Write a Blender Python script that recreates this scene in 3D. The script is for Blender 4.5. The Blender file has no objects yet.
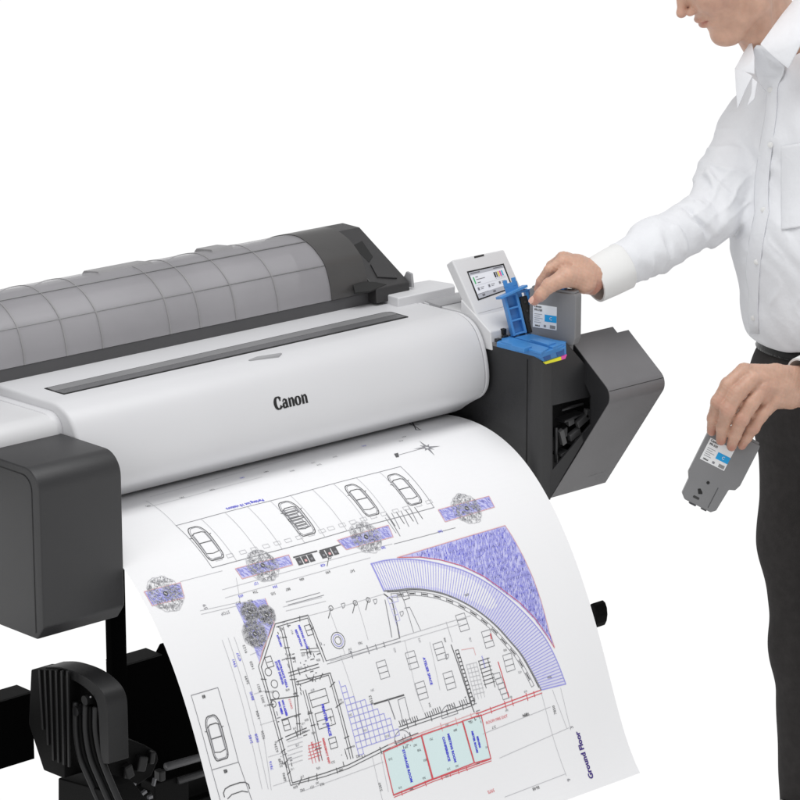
import bpy, bmesh, math, random
import numpy as np
from mathutils import Vector, Matrix
random.seed(4); rng = np.random.default_rng(4)
S = bpy.context.scene
PI = math.pi
# ------------------------------------------------------------------ camera
FPX = 3237.0; CX = CY = 400.0            # focal length in pixels of an 800 px wide picture
def _n(v):
    v = np.array(v, float); return v/np.linalg.norm(v)
_X = _n([3630, 880, -3237]); _Y = _n([-3100, 880, -3237]); _Y = _n(_Y-_X*np.dot(_X, _Y)); _Z = np.cross(_X, _Y)
CM = np.stack([_X, _Y, _Z])              # camera axes as columns, in world coordinates
def ray(px, py): return CM @ _n([(px-CX)/FPX, -(py-CY)/FPX, -1.0])
CL = np.array([0, 0, 0.90]) - ray(484, 398)*5.45
FW = _n([-CM[0][2], -CM[1][2], 0]); RT = np.array([FW[1], -FW[0], 0.0])
def hit(px, py, ax, val):
    r = ray(px, py); return CL + r*((val-CL[ax])/r[ax])
def on_x(px, py, x): p = hit(px, py, 0, x); return (float(p[1]), float(p[2]))
cd = bpy.data.cameras.new('camera'); cam = bpy.data.objects.new('camera', cd); S.collection.objects.link(cam)
cd.sensor_width = 36.0; cd.lens = 36.0*FPX/800.0; cd.clip_start = 0.1; cd.clip_end = 200
m4 = Matrix(CM.tolist()).to_4x4(); m4.translation = Vector(CL.tolist()); cam.matrix_world = m4
S.camera = cam
# ------------------------------------------------------------------ studio light: white surround, dimmer ceiling and floor
W = bpy.data.worlds.new('World'); S.world = W; W.use_nodes = True
nt = W.node_tree; nt.nodes.clear()
wo = nt.nodes.new('ShaderNodeOutputWorld'); bg = nt.nodes.new('ShaderNodeBackground')
tc = nt.nodes.new('ShaderNodeTexCoord'); sx = nt.nodes.new('ShaderNodeSeparateXYZ'); mr = nt.nodes.new('ShaderNodeMapRange')
cr = nt.nodes.new('ShaderNodeValToRGB')
mr.inputs['From Min'].default_value = -1; mr.inputs['From Max'].default_value = 1
e = cr.color_ramp.elements
e[0].position = 0.0; e[0].color = (.50, .50, .505, 1)
e[1].position = 1.0; e[1].color = (.65, .66, .68, 1)
for p, c in ((.20, .78), (.265, 1.02), (.48, 1.02), (.56, .72), (.64, .45), (.8, .5)):
    q = cr.color_ramp.elements.new(p); q.color = (c, c, c, 1)
nt.links.new(tc.outputs['Generated'], sx.inputs[0]); nt.links.new(sx.outputs['Z'], mr.inputs['Value'])
nt.links.new(mr.outputs[0], cr.inputs[0]); nt.links.new(cr.outputs[0], bg.inputs['Color']); nt.links.new(bg.outputs[0], wo.inputs[0])
bg.inputs['Strength'].default_value = 1.0
def area(name, loc, target, sx_, sy_, power, col=(1, 1, 1)):
    l = bpy.data.lights.new(name, 'AREA'); l.shape = 'RECTANGLE'; l.size = sx_; l.size_y = sy_; l.energy = power; l.color = col
    o = bpy.data.objects.new(name, l); S.collection.objects.link(o); o.location = loc
    o.rotation_euler = (Vector(target)-Vector(loc)).to_track_quat('-Z', 'Y').to_euler()
    return o
area('softbox_top', (-.4, -.5, 3.4), (-.3, .1, .9), 2.4, 1.2, 38)
area('softbox_side', (-3.4, -.6, 2.3), (-.1, 0, 1.0), 1.0, 1.2, 12)
S.view_settings.view_transform = 'Standard'; S.view_settings.look = 'None'; S.view_settings.exposure = 0.0; S.view_settings.gamma = 1.0
S.render.engine = 'CYCLES'; S.cycles.max_bounces = 8; S.cycles.transparent_max_bounces = 12
S.render.resolution_x = S.render.resolution_y = 1024

# ------------------------------------------------------------------ materials
MATS = {}
def mat(name, col, rough=.5, var=0.0, vscale=8.0, bump=0.0, bscale=400.0, spec=.5, sss=0.0, alpha=None, metal=0.0, coat=0.0):
    if name in MATS: return MATS[name]
    m = bpy.data.materials.new(name); m.use_nodes = True; t = m.node_tree; b = t.nodes['Principled BSDF']
    b.inputs['Base Color'].default_value = (*col, 1); b.inputs['Roughness'].default_value = rough
    b.inputs['Specular IOR Level'].default_value = spec; b.inputs['Metallic'].default_value = metal
    if coat: b.inputs['Coat Weight'].default_value = coat
    c = t.nodes.new('ShaderNodeTexCoord')
    n = t.nodes.new('ShaderNodeTexNoise'); n.inputs['Scale'].default_value = vscale; n.inputs['Detail'].default_value = 5
    t.links.new(c.outputs['Object'], n.inputs['Vector'])
    r = t.nodes.new('ShaderNodeValToRGB')
    r.color_ramp.elements[0].position = .3; r.color_ramp.elements[1].position = .7
    r.color_ramp.elements[0].color = tuple(x*(1-var) for x in col)+(1,); r.color_ramp.elements[1].color = tuple(min(1, x*(1+var)) for x in col)+(1,)
    t.links.new(n.outputs['Fac'], r.inputs[0]); t.links.new(r.outputs[0], b.inputs['Base Color'])
    if bump:
        n2 = t.nodes.new('ShaderNodeTexNoise'); n2.inputs['Scale'].default_value = bscale; n2.inputs['Detail'].default_value = 3
        t.links.new(c.outputs['Object'], n2.inputs['Vector'])
        bu = t.nodes.new('ShaderNodeBump'); bu.inputs['Strength'].default_value = bump; bu.inputs['Distance'].default_value = .001
        t.links.new(n2.outputs['Fac'], bu.inputs['Height']); t.links.new(bu.outputs[0], b.inputs['Normal'])
    if sss:
        b.inputs['Subsurface Weight'].default_value = sss; b.inputs['Subsurface Radius'].default_value = (1, .35, .2); b.inputs['Subsurface Scale'].default_value = .006
    if alpha is not None: b.inputs['Alpha'].default_value = alpha
    MATS[name] = m; return m
white = mat('white_plastic', (.665, .665, .68), .42, .015, 5, .05, 900)
white2 = mat('white_plastic_panel', (.66, .66, .67), .45, .02, 9, .05, 900)
slot = mat('grey_slot', (.36, .36, .37), .5)
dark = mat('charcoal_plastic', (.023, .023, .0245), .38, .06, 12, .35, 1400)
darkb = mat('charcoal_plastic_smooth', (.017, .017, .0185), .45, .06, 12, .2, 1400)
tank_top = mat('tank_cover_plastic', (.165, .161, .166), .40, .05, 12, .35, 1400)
black = mat('black_plastic', (.003, .003, .003), .6, .1, 20, .2, 600, spec=.10)
black2 = mat('black_matt_metal', (.0012, .0012, .0012), .85, .1, 20, spec=.02)
blackt = mat('black_metal_lit', (.012, .012, .012), .6, .1, 20, spec=.2)  # paler copy of the black metal, light on the tray tops put into colour
blackrib = mat('black_ribbed_plastic', (.009, .009, .0095), .42, .1, 20, .2, 600, spec=.35)
seam = mat('seam_black', (.008, .008, .008), .7)
bluep = mat('blue_plastic', (.055, .235, .56), .38, .05, 30, .1, 500)
greyp = mat('cartridge_grey', (.20, .20, .205), .42, .04, 20, .15, 900)
labelp = mat('label_white', (.78, .79, .80), .4)
cyan = mat('label_cyan', (.0, .33, .70), .4)
yellow = mat('yellow_label', (.85, .80, .02), .4); magenta = mat('magenta_label', (.75, .08, .38), .4)
steel = mat('steel', (.35, .35, .36), .3, metal=.8)
skin = mat('skin', (.575, .355, .262), .44, .10, 55, .5, 330, sss=.25, spec=.4)
nailm = mat('nail', (.70, .42, .34), .28, .03, 60, sss=.15)
hairm = mat('hair_black', (.012, .010, .009), .5, .2, 80, .6, 500)
eyem = mat('eye_white', (.7, .68, .66), .2)
shirtm = mat('shirt_cotton', (.765, .775, .80), .8, .012, 40, 1.0, 75, spec=.2)
shirt2 = mat('shirt_cuff_cotton', (.79, .79, .78), .8, .01, 40, .25, 1500, spec=.2)
trouserm = mat('trouser_wool', (.037, .034, .0335), .9, .12, 60, .4, 900, spec=.2)
beltm = mat('belt_leather', (.006, .006, .006), .28, .2, 60, .4, 300)
buttonm = mat('button_white', (.75, .75, .74), .3)
shoem = mat('shoe_leather', (.01, .009, .009), .25)

# ------------------------------------------------------------------ object helpers
def link(o, parent=None):
    S.collection.objects.link(o)
    if parent is not None: o.parent = parent
    return o
def tag(o, label=None, cat=None, group=None, kind=None):
    if label: o['label'] = label
    if cat: o['category'] = cat
    if group: o['group'] = group
    if kind: o['kind'] = kind
    return o
def empty(name, loc, label, cat, group=None):
    o = bpy.data.objects.new(name, None); o.empty_display_size = .05; o.location = loc; link(o); tag(o, label, cat, group)
    return o
def mesh(name, V, Fc, mats, parent=None, mi=None, smooth=40, bevel=0, seg=3):
    me = bpy.data.meshes.new(name)
    off = np.zeros(3); q_ = parent
    while q_ is not None: off = off+np.array(q_.location); q_ = q_.parent
    V = [tuple(float(c) for c in (np.array(v)-off)) for v in V] if len(V) < 20000 else (np.asarray(V)-off).tolist()
    me.from_pydata(V, [], Fc.tolist() if isinstance(Fc, np.ndarray) else [tuple(int(i) for i in f) for f in Fc])
    if not isinstance(mats, (list, tuple)): mats = [mats]
    for m in mats: me.materials.append(m)
    if mi is not None: me.polygons.foreach_set('material_index', np.array(mi, dtype=np.int32))
    me.validate(); me.update()
    if smooth:
        me.polygons.foreach_set('use_smooth', [True]*len(me.polygons))
        if smooth < 180: me.set_sharp_from_angle(angle=math.radians(smooth))
    o = bpy.data.objects.new(name, me); link(o, parent)
    if bevel:
        b = o.modifiers.new('bevel', 'BEVEL'); b.width = bevel; b.segments = seg; b.limit_method = 'ANGLE'; b.angle_limit = math.radians(35); b.harden_normals = True
    return o
class MB:
    """collects shapes that become ONE mesh"""
    def __init__(s): s.V = []; s.F = []; s.MI = []
    def add(s, V, F, mi=0):
        n = len(s.V); s.V += [tuple(v) for v in V]; s.F += [tuple(i+n for i in f) for f in F]; s.MI += [mi]*len(F); return s
    def prism(s, poly, x0, x1, mi=0, axis=0):
        """poly of (y,z) along x (axis 0), or (x,z) along y (axis 1), or (x,y) along z (axis 2)"""
        n = len(poly)
        def P(p, q):
            return (q, p[0], p[1]) if axis == 0 else ((p[0], q, p[1]) if axis == 1 else (p[0], p[1], q))
        V = [P(p, x0) for p in poly]+[P(p, x1) for p in poly]
        F = [tuple(range(n))[::-1], tuple(range(n, 2*n))]+[(i, (i+1) % n, n+(i+1) % n, n+i) for i in range(n)]
        a = sum(poly[i][0]*poly[(i+1) % n][1]-poly[(i+1) % n][0]*poly[i][1] for i in range(n))
        if (a < 0) != (axis == 1): F = [f[::-1] for f in F]
        if x1 < x0: F = [f[::-1] for f in F]
        return s.add(V, F, mi)
    def box(s, a, b, mi=0):
        return s.prism([(a[1], a[2]), (b[1], a[2]), (b[1], b[2]), (a[1], b[2])], a[0], b[0], mi)
    def obox(s, c, ax, ay, az, mi=0):
        c, ax, ay, az = map(np.array, (c, ax, ay, az)); V = []
        for k in (-1, 1):
            for (i, j) in ((-1, -1), (1, -1), (1, 1), (-1, 1)): V.append(c+ax*i+ay*j+az*k)
        return s.add(V, [(3, 2, 1, 0), (4, 5, 6, 7), (0, 1, 5, 4), (1, 2, 6, 5), (2, 3, 7, 6), (3, 0, 4, 7)], mi)
    def tube(s, pts, rad, n=14, mi=0, cap=True):
        pts = [np.array(p, float) for p in pts]; r = rad if isinstance(rad, (list, tuple)) else [rad]*len(pts)
        b = len(s.V); up = None; V = []; F = []
        for i, p in enumerate(pts):
            d = pts[min(i+1, len(pts)-1)]-pts[max(i-1, 0)]; d = d/np.linalg.norm(d)
            if up is None: up = np.array([0, 0, 1.]) if abs(d[2]) < .9 else np.array([1., 0, 0])
            u = up-d*np.dot(up, d); u /= np.linalg.norm(u); v = np.cross(d, u); up = u
            for k in range(n): V.append(p+(u*math.cos(2*PI*k/n)+v*math.sin(2*PI*k/n))*r[i])
        for i in range(len(pts)-1):
            for k in range(n): F.append((i*n+k, i*n+(k+1) % n, (i+1)*n+(k+1) % n, (i+1)*n+k))
        if cap: F.append(tuple(range(n))[::-1]); F.append(tuple(range((len(pts)-1)*n, len(pts)*n)))
        return s.add(V, F, mi)
    def build(s, name, mats, parent=None, **k): return mesh(name, s.V, s.F, mats, parent, mi=s.MI, **k)
def spline(P, n=12):
    P = [np.array(p, float) for p in P]; out = []
    for i in range(len(P)-1):
        a = P[max(i-1, 0)]; b = P[i]; c = P[i+1]; d = P[min(i+2, len(P)-1)]
        for k in range(n):
            t = k/n; out.append(.5*((2*b)+(c-a)*t+(2*a-5*b+4*c-d)*t*t+(3*b-a-3*c+d)*t**3))
    out.append(P[-1]); return out
def rounded(poly, rads, n=8):
    """round the corners of a 2-D polygon"""
    out = []; m = len(poly)
    for i in range(m):
        p = np.array(poly[i], float); a = np.array(poly[i-1], float)-p; b = np.array(poly[(i+1) % m], float)-p
        r = rads[i] if isinstance(rads, (list, tuple)) else rads
        if r <= 0: out.append(tuple(p)); continue
        la, lb = np.linalg.norm(a), np.linalg.norm(b); a /= la; b /= lb
        ang = math.acos(max(-1, min(1, float(np.dot(a, b))))); t = min(r/math.tan(ang/2), la*.49, lb*.49); r2 = t*math.tan(ang/2)
        bis = a+b; bis /= np.linalg.norm(bis); c = p+bis*(r2/math.sin(ang/2))
        s0 = p+a*t-c; s1 = p+b*t-c
        a0 = math.atan2(s0[1], s0[0]); a1 = math.atan2(s1[1], s1[0]); d = (a1-a0+PI) % (2*PI)-PI
        for k in range(n+1):
            th = a0+d*k/n; out.append((c[0]+r2*math.cos(th), c[1]+r2*math.sin(th)))
    return out
def inset(poly, d):
    n = len(poly); P = np.array(poly, float)
    ar = sum(P[i][0]*P[(i+1) % n][1]-P[(i+1) % n][0]*P[i][1] for i in range(n)); sg = 1 if ar > 0 else -1
    out = []
    for i in range(n):
        e0 = P[i]-P[i-1]; e1 = P[(i+1) % n]-P[i]; e0 /= np.linalg.norm(e0)+1e-9; e1 /= np.linalg.norm(e1)+1e-9
        nn = np.array([-e0[1]-e1[1], e0[0]+e1[0]])*sg; l = np.linalg.norm(nn)
        nn = nn/l if l > 1e-6 else nn
        c = max(.5, math.sqrt(max(0, (1+float(np.dot(e0, e1)))/2)))
        out.append(tuple(P[i]+nn*d/c))
    return out
def loft(secs, caps=True):
    """secs: list of lists of 3-D points"""
    n = len(secs[0]); V = [p for s_ in secs for p in s_]; F = []
    for i in range(len(secs)-1):
        for k in range(n): F.append((i*n+k, i*n+(k+1) % n, (i+1)*n+(k+1) % n, (i+1)*n+k))
    if caps: F.append(tuple(range(n))[::-1]); F.append(tuple(range((len(secs)-1)*n, len(secs)*n)))
    return V, F
def fixnormals(o):
    bm = bmesh.new(); bm.from_mesh(o.data); bmesh.ops.recalc_face_normals(bm, faces=bm.faces); bm.to_mesh(o.data); bm.free(); return o
def rprism(poly, x0, x1, r0=0, r1=0, n=5):
    """extrude (y,z) polygon along x with rounded ends"""
    secs = [(x0+r0-r0*math.cos(PI/2*k/n), r0*(1-math.sin(PI/2*k/n))) for k in range(n)] if r0 else []
    secs += [(x0+r0, 0), (x1-r1, 0)]
    if r1: secs += [(x1-r1+r1*math.sin(PI/2*k/n), r1*(1-math.cos(PI/2*k/n))) for k in range(1, n+1)]
    S_ = []
    for x, d in secs:
        q = inset(poly, d) if d > 1e-6 else poly
        S_.append([(x, p[0], p[1]) for p in q])
    return loft(S_)
# text and stroke shapes in a flat (u,v) plane -------------------------------------------------
def text_shape(txt, size, bold=0.0, shear=0.0):
    c = bpy.data.curves.new('t', 'FONT'); c.body = txt; c.size = size; c.align_x = 'CENTER'; c.align_y = 'CENTER'; c.offset = bold; c.resolution_u = 2; c.shear = shear
    o = bpy.data.objects.new('t', c); S.collection.objects.link(o); dg = bpy.context.evaluated_depsgraph_get()
    me = o.evaluated_get(dg).to_mesh(); V = [(v.co.x, v.co.y) for v in me.vertices]; F = [tuple(p.vertices) for p in me.polygons]
    o.evaluated_get(dg).to_mesh_clear(); bpy.data.objects.remove(o); bpy.data.curves.remove(c); return V, F
def stroke(pts, w, closed=False):
    """constant width ribbon in 2-D; returns V, F"""
    P = [np.array(p, float) for p in pts]
    if closed: P = P+[P[0]]
    V = []; F = []
    for i in range(len(P)-1):
        d = P[i+1]-P[i]; l = np.linalg.norm(d)
        if l < 1e-9: continue
        d /= l; nn = np.array([-d[1], d[0]])*w/2; k = max(1, int(abs(d[1])*l/.008), int(l/.018)); ex = d*w*.35
        for j in range(k):
            a = P[i]+(P[i+1]-P[i])*j/k-(ex if j == 0 else 0); b = P[i]+(P[i+1]-P[i])*(j+1)/k+(ex if j == k-1 else 0)
            q = len(V); V += [a-nn, b-nn, b+nn, a+nn]; F.append((q, q+1, q+2, q+3))
    return V, F
class Sheet:
    """a surface that is straight along x and follows a (y,z) profile; (u,v) = (x, arc length)"""
    def __init__(s, prof):
        s.P = np.array(prof, float); d = np.linalg.norm(np.diff(s.P, axis=0), axis=1); s.s = np.concatenate([[0], np.cumsum(d)])
        T = np.gradient(s.P, s.s, axis=0); T /= np.linalg.norm(T, axis=1)[:, None]; s.T = T
    def at(s, u, v, off=0.0):
        if s.rip: off = off+s.rip*min(1, max(0, (v-.06)/.15))*(math.sin(u*17+.8+v*4)*math.sin(v*13+u*3)+.5*math.sin(u*31+v*9))
        y = np.interp(v, s.s, s.P[:, 0]); z = np.interp(v, s.s, s.P[:, 1])
        ty = np.interp(v, s.s, s.T[:, 0]); tz = np.interp(v, s.s, s.T[:, 1])
        return (u, y+tz*off*s.side, z-ty*off*s.side)
    side = 1; rip = 0.0
    def uv(s, px, py):
        r = ray(px, py); o = CL; best = None
        for i in range(len(s.P)-1):
            a = s.P[i]; e_ = s.P[i+1]-a
            A = np.array([[r[1], -e_[0]], [r[2], -e_[1]]]); dt = np.linalg.det(A)
            if abs(dt) < 1e-12: continue
            t, k = np.linalg.solve(A, a-o[1:])
            if -1e-6 <= k <= 1+1e-6 and t > 0 and (best is None or t < best[0]): best = (t, o[0]+r[0]*t, s.s[i]+k*(s.s[i+1]-s.s[i]))
        if best is None: raise ValueError('off sheet %s %s' % (px, py))
        return np.array([best[1], best[2]])
# ------------------------------------------------------------------ the printer
PR = empty('large_format_printer', (-.5, .15, .75), 'large white and charcoal roll-fed plotter with a grey roll cover, printing a building plan', 'printer')
# main front cover
CPROF = [(.30, 1.04), (.20, 1.0405), (.09, 1.040), (.058, 1.0405), (.040, 1.038), (.021, 1.030), (.006, 1.016), (-.006, .994), (-.0145, .968), (-.018, .943), (-.0155, .922), (-.004, .905), (.018, .8915), (.036, .880), (.052, .869), (.066, .866)]
cov2 = [tuple(p[:2]) for p in spline([(a, b) for a, b in CPROF], 5)]
cover_poly = cov2+[(.10, .866), (.30, .866)]
V, F_ = rprism(cover_poly, -.858, -.0135, .006, .003, 3)
front = fixnormals(mesh('front_cover', V, F_, white, PR, smooth=35))
V, F_ = rprism(inset(cover_poly, .0008), -.0125, .001, .001, .010, 7)
fixnormals(mesh('cover_end_cap', V, F_, white, PR, smooth=50))
V, F_ = rprism(inset(cover_poly, .0035), -.016, -.010)
fixnormals(mesh('seam_filler', V, F_, slot, PR, smooth=35))
# side cover at the left end
sp = rounded([(.30, 1.022), (.028, 1.026), (.022, .95), (.30, .95)], [0, .03, 0, 0], 8)
V, F_ = rprism(sp, -1.012, -.8600, .004, .010, 5); fixnormals(mesh('end_cover', V, F_, white2, PR, smooth=40))
sp = rounded([(.30, 1.0235), (.0295, 1.0275), (.0235, .95), (.30, .95)], [0, .03, 0, 0], 8)
V, F_ = rprism(sp, -.8745, -.8575, .002, .002, 3); fixnormals(mesh('end_trim', V, F_, white, PR, smooth=40))
# viewing window on top of the cover
def quad_slab(pts, z0, z1):
    m = MB(); m.prism([(p[0], p[1]) for p in pts], z0, z1, axis=2); return m
z = 1.0405
def on_z(px, py, zz): p = hit(px, py, 2, zz); return (float(p[0]), float(p[1]))
win = mat('smoked_window', (.13, .13, .135), .22, .12, 3, spec=.5); winb = mat('smoked_window_back', (.24, .24, .245), .3, .10, 6, spec=.5)
wf = quad_slab(rounded([on_z(44, 388.5, z), on_z(384, 312.5, z), on_z(391, 312, z), on_z(409, 317, z), on_z(64, 394.5, z)][::-1], [.001, .003, .006, .006, .001], 4), z-.003, z+.0006).build('viewing_window', seam, PR, smooth=30)
quad_slab(rounded([on_z(47, 388.6, z), on_z(384, 313.3, z), on_z(390, 313, z), on_z(397, 314.6, z), on_z(55, 391.6, z)][::-1], .002, 3), z-.002, z+.0014).build('window_strip', winb, wf, smooth=30)
quad_slab(rounded([on_z(55, 391.7, z), on_z(397, 314.7, z), on_z(406, 317, z), on_z(64, 394, z)][::-1], .002, 3), z-.002, z+.0012).build('window_strip', win, wf, smooth=30)
quad_slab(rounded([on_z(245.5, 362.3, z-.002), on_z(257, 357.8, z-.002), on_z(283, 353.8, z-.002), on_z(279, 356.6, z-.002)][::-1], .002, 3), z-.006, z+.0002).build('cover_latch', slot, PR, smooth=30)
# rear block, slot and control panel
m = quad_slab(rounded([(-.058, .150), (.075, .150), (.086, .165), (.075, .214), (-.05, .228)], [.003, .004, .008, .006, .004], 5), 1.036, 1.056); m.build('top_block', white, PR, smooth=30, bevel=.0025)
quad_slab([on_z(424, 301, z), on_z(440, 306.3, z), on_z(470, 300, z), on_z(468, 291, z)], z-.004, z+.0009).build('ink_slot', slot, PR, smooth=30)
A = np.array([.004, *on_x(452, 260, .004)]); Bp = np.array([.004, *on_x(485, 334, .004)]); 
ptop = hit(504, 248.5, 1, A[1]); pw = float(ptop[0]-A[0])
dn = (Bp-A); plen = np.linalg.norm(dn); dn = dn/plen; pnm = np.cross(np.array([1., 0, 0]), dn); pnm = pnm if pnm[1] < 0 else -pnm
pm = MB(); c = A+np.array([pw/2, 0, 0])+dn*plen/2-pnm*.0095
pm.obox(c, np.array([pw/2, 0, 0]), dn*plen/2, pnm*.0095)
panel = pm.build('control_panel', white2, PR, smooth=30, bevel=.003); fixnormals(panel)
m = MB(); m.box((.0015, .030, .975), (.112, .165, 1.0395)); m.build('panel_deck', white2, PR, smooth=30, bevel=.0015)
def on_panel(px, py, off=0):
    r = ray(px, py); t = np.dot(A-CL, pnm)/np.dot(r, pnm); q = CL+r*t+pnm*off; return q
def pslab(pts, off, m_, name, par, th=.0006, **k):
    b = MB(); n = len(pts); T = [on_panel(*p, off) for p in pts]; Q = [on_panel(*p, off)-pnm*th for p in pts]
    b.add(T+Q, [tuple(range(n)), tuple(range(n, 2*n))[::-1]]+[(i, n+i, n+(i+1) % n, (i+1) % n) for i in range(n)]); return fixnormals(b.build(name, m_, par, smooth=20, **k))
bezel = pslab([(466.8, 271.6), (503.5, 263.6), (512.8, 288), (478, 300.6)], .0007, seam, 'screen_bezel', panel)
scr = mat('screen_glow', (.62, .63, .66), .3)
sb = scr.node_tree.nodes['Principled BSDF']; sb.inputs['Emission Color'].default_value = (.75, .77, .85, 1); sb.inputs['Emission Strength'].default_value = .22
SP = [(468.3, 273.0), (502.4, 265.4), (511.2, 287.6), (478.9, 299.0)]
pslab(SP, .0012, scr, 'screen', panel)
def sq(u, v):   # bilinear position on the screen, v downwards
    a, b, c_, d = map(np.array, SP); return tuple((a*(1-u)+b*u)*(1-v)+(d*(1-u)+c_*u)*v)
icon = MB(); icm = [mat('icon_grey', (.16, .16, .18), .4), mat('icon_green', (.05, .45, .15), .4), magenta, mat('icon_yellow', (.8, .6, .05), .4), mat('icon_cyan', (.03, .45, .65), .4), mat('icon_bar', (.45, .46, .50), .4), black]
def ic(u0, v0, u1, v1, k, off=.0016):
    P4 = [on_panel(*sq(u, v), off) for u, v in ((u0, v0), (u1, v0), (u1, v1), (u0, v1))]; icon.add(P4, [(0, 1, 2, 3)], k)
ic(0, 0, 1, .11, 5); ic(.03, .03, .3, .07, 0, .0018); ic(.7, .03, .95, .07, 0, .0018)
ic(.05, .2, .085, .46, 1); ic(.13, .2, .2, .23, 0); ic(.13, .3, .38, .325, 0); ic(.13, .42, .22, .45, 0)
for k, c_ in enumerate((6, 0, 3, 2, 4)): ic(.66+.055*k, .2, .70+.055*k, .42, c_)
for k in range(6): ic(.665+.05*k, .45, .69+.05*k, .48, 5)
for u in (.06, .38, .70):
    ic(u, .60, u+.06, .72, 5); ic(u+.01, .62, u+.05, .70, 0, .0018); ic(u+.09, .62, u+.2, .64, 0); ic(u+.09, .68, u+.17, .70, 0)
ic(.03, .52, .97, .527, 5); ic(0, .83, 1, 1, 5)
for u in (.12, .45, .78): ic(u, .88, u+.08, .96, 0, .0018)
ic(.0, .83, .33, .845, 0, .0018)
fixnormals(icon.build('screen_graphics', icm, panel, smooth=0))
pslab([(474, 256.4), (483.6, 254.2), (484, 256.0), (474.4, 258.2)], .0006, dark, 'status_lamp', panel)
pslab([(478.5, 313.2), (508, 305.3), (508, 305.7), (478.5, 313.6)], .0002, slot, 'panel_groove', panel, th=.0003)
# white base under the panel, with the small dark port
m = MB(); m.prism([(.06, 1.06), (.030, 1.042), (-.012, 1.016), (-.016, .985), (.06, .985)], .0018, .112); m.build('panel_base', white2, PR, smooth=30, bevel=.002)
q0 = hit(503.5, 331.5, 1, -.014); m = MB(); m.box((q0[0]-.004, -.0175, q0[2]-.005), (q0[0]+.004, -.010, q0[2]+.005)); m.build('port', seam, PR, smooth=0, bevel=.001)
# roll cover of smoked plastic
RP = [(.199, 1.061), (.204, 1.087), (.2155, 1.116), (.232, 1.133), (.255, 1.147), (.288, 1.1560), (.325, 1.152), (.370, 1.135), (.410, 1.100), (.430, 1.050)]
rp = [tuple(p) for p in spline(RP, 6)]
smoke = mat('smoked_clear_plastic', (.42, .41, .43), .30, .10, 4, .1, 300, alpha=.56)
def shell(prof, x0, x1, th, m_, name, par, bev=0):
    inn = inset(prof+[(.43, 1.04), (.199, 1.04)], th)[:len(prof)]
    poly = prof+inn[::-1]; mm = MB(); n = len(prof)
    V = [(x0, *p) for p in prof]+[(x0, *p) for p in inn]+[(x1, *p) for p in prof]+[(x1, *p) for p in inn]; F = []
    for i in range(n-1):
        F += [(i, i+1, 2*n+i+1, 2*n+i), (n+i, 3*n+i, 3*n+i+1, n+i+1), (i, n+i, n+i+1, i+1), (2*n+i, 2*n+i+1, 3*n+i+1, 3*n+i)]
    F += [(0, 2*n, 3*n, n), (n-1, 2*n-1, 4*n-1, 3*n-1)]
    mm.add(V, F); return fixnormals(mm.build(name, m_, par, smooth=50, bevel=bev))
rc = shell(rp, -1.16, -.158, .003, smoke, 'roll_cover', PR)
ribm = mat('rib_grey', (.26, .255, .26), .42, .1, 20)
def off(prof, d): return inset(prof+[(.43, 1.04), (.199, 1.04)], -d)[:len(prof)]
for x in (-1.06, -.965, -.885, -.801, -.719, -.648, -.511, -.449, -.373, -.282):
    shell(off(rp[:48], .0008), x-.0013, x+.0013, .0012, ribm, 'rib', rc)
band = mat('roll_cover_end', (.060, .058, .057), .33, .08, 10, .1, 600)
shell(off(rp, .0015), -.165, -.082, .006, band, 'roll_cover_end', rc)
for (y, z_) in ((.2165, 1.1175), (.264, 1.1515)):
    m = MB(); m.tube([(-1.16, y, z_), (-.166, y, z_)], .0011, 6); m.build('ridge', mat('ridge_grey', (.25, .25, .255), .4), rc, smooth=180)
m = MB(); m.prism(rounded([(.284, 1.150), (.298, 1.1585), (.335, 1.1535), (.345, 1.143)], .003, 3), -.58, -.47); m.build('roll_cover_handle', ribm, rc, smooth=40, bevel=.002)
for x0, x1 in ((-.345, -.30),): 
    m = MB(); m.prism(rounded([(.284, 1.150), (.296, 1.1595), (.335, 1.155), (.345, 1.145)], .003, 3), x0, x1); m.build('roll_cover_latch', ribm, rc, smooth=40, bevel=.002)
shell(off(rp[25:], -.007), -1.15, -.17, .002, darkb, 'added_dark_liner', PR)  # dark sheet added behind the clear plastic to darken its upper part
# dark plate standing in for the shade beyond the roll's right end
m = MB(); m.prism([(.215, 1.055), (.222, 1.10), (.25, 1.13), (.38, 1.13), (.40, 1.055)], -.192, -.180); m.build('roll_end_shade', dark, PR, smooth=30)
# rear housing, strip in front of the roll cover, end cap
m = MB(); m.box((-1.16, .2000, .99), (-.006, .245, 1.0608)); m.build('rear_strip', mat('strip_grey', (.07, .069, .072), .4, .05, 12, .2, 900), PR, smooth=30, bevel=.002)
m = MB(); m.box((-1.16, .246, .92), (-.002, .44, 1.049)); m.build('rear_housing', black, PR, smooth=30, bevel=.004)
a = on_x(359, 227, -.004); b = on_x(409.5, 282, -.004)
cap = rounded([(.43, 1.045), (.43, 1.09), (.395, 1.122), (.350, a[1]+.001), (a[0]-.002, a[1]), (b[0], b[1]), (b[0]-.002, 1.045)], [.0, .02, .02, .01, .006, .004, 0], 5)
m = MB(); m.prism(cap, -.081, -.004); ec = m.build('roll_end_housing', mat('end_cap_charcoal', (.032, .031, .032), .36, .05, 12, .3, 1400), PR, smooth=30, bevel=.002)
def cap_at(px, py, o):   # a point on the sloping face of the end housing
    n2 = np.array([0, -(a[1]-b[1]), (a[0]-b[0])]); n2 = np.array([0, -abs(n2[1]), abs(n2[2])]); n2 /= np.linalg.norm(n2)
    r = ray(px, py); t = np.dot(np.array([0, *b])-CL, n2)/np.dot(r, n2); return CL+r*t+n2*o
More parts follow.
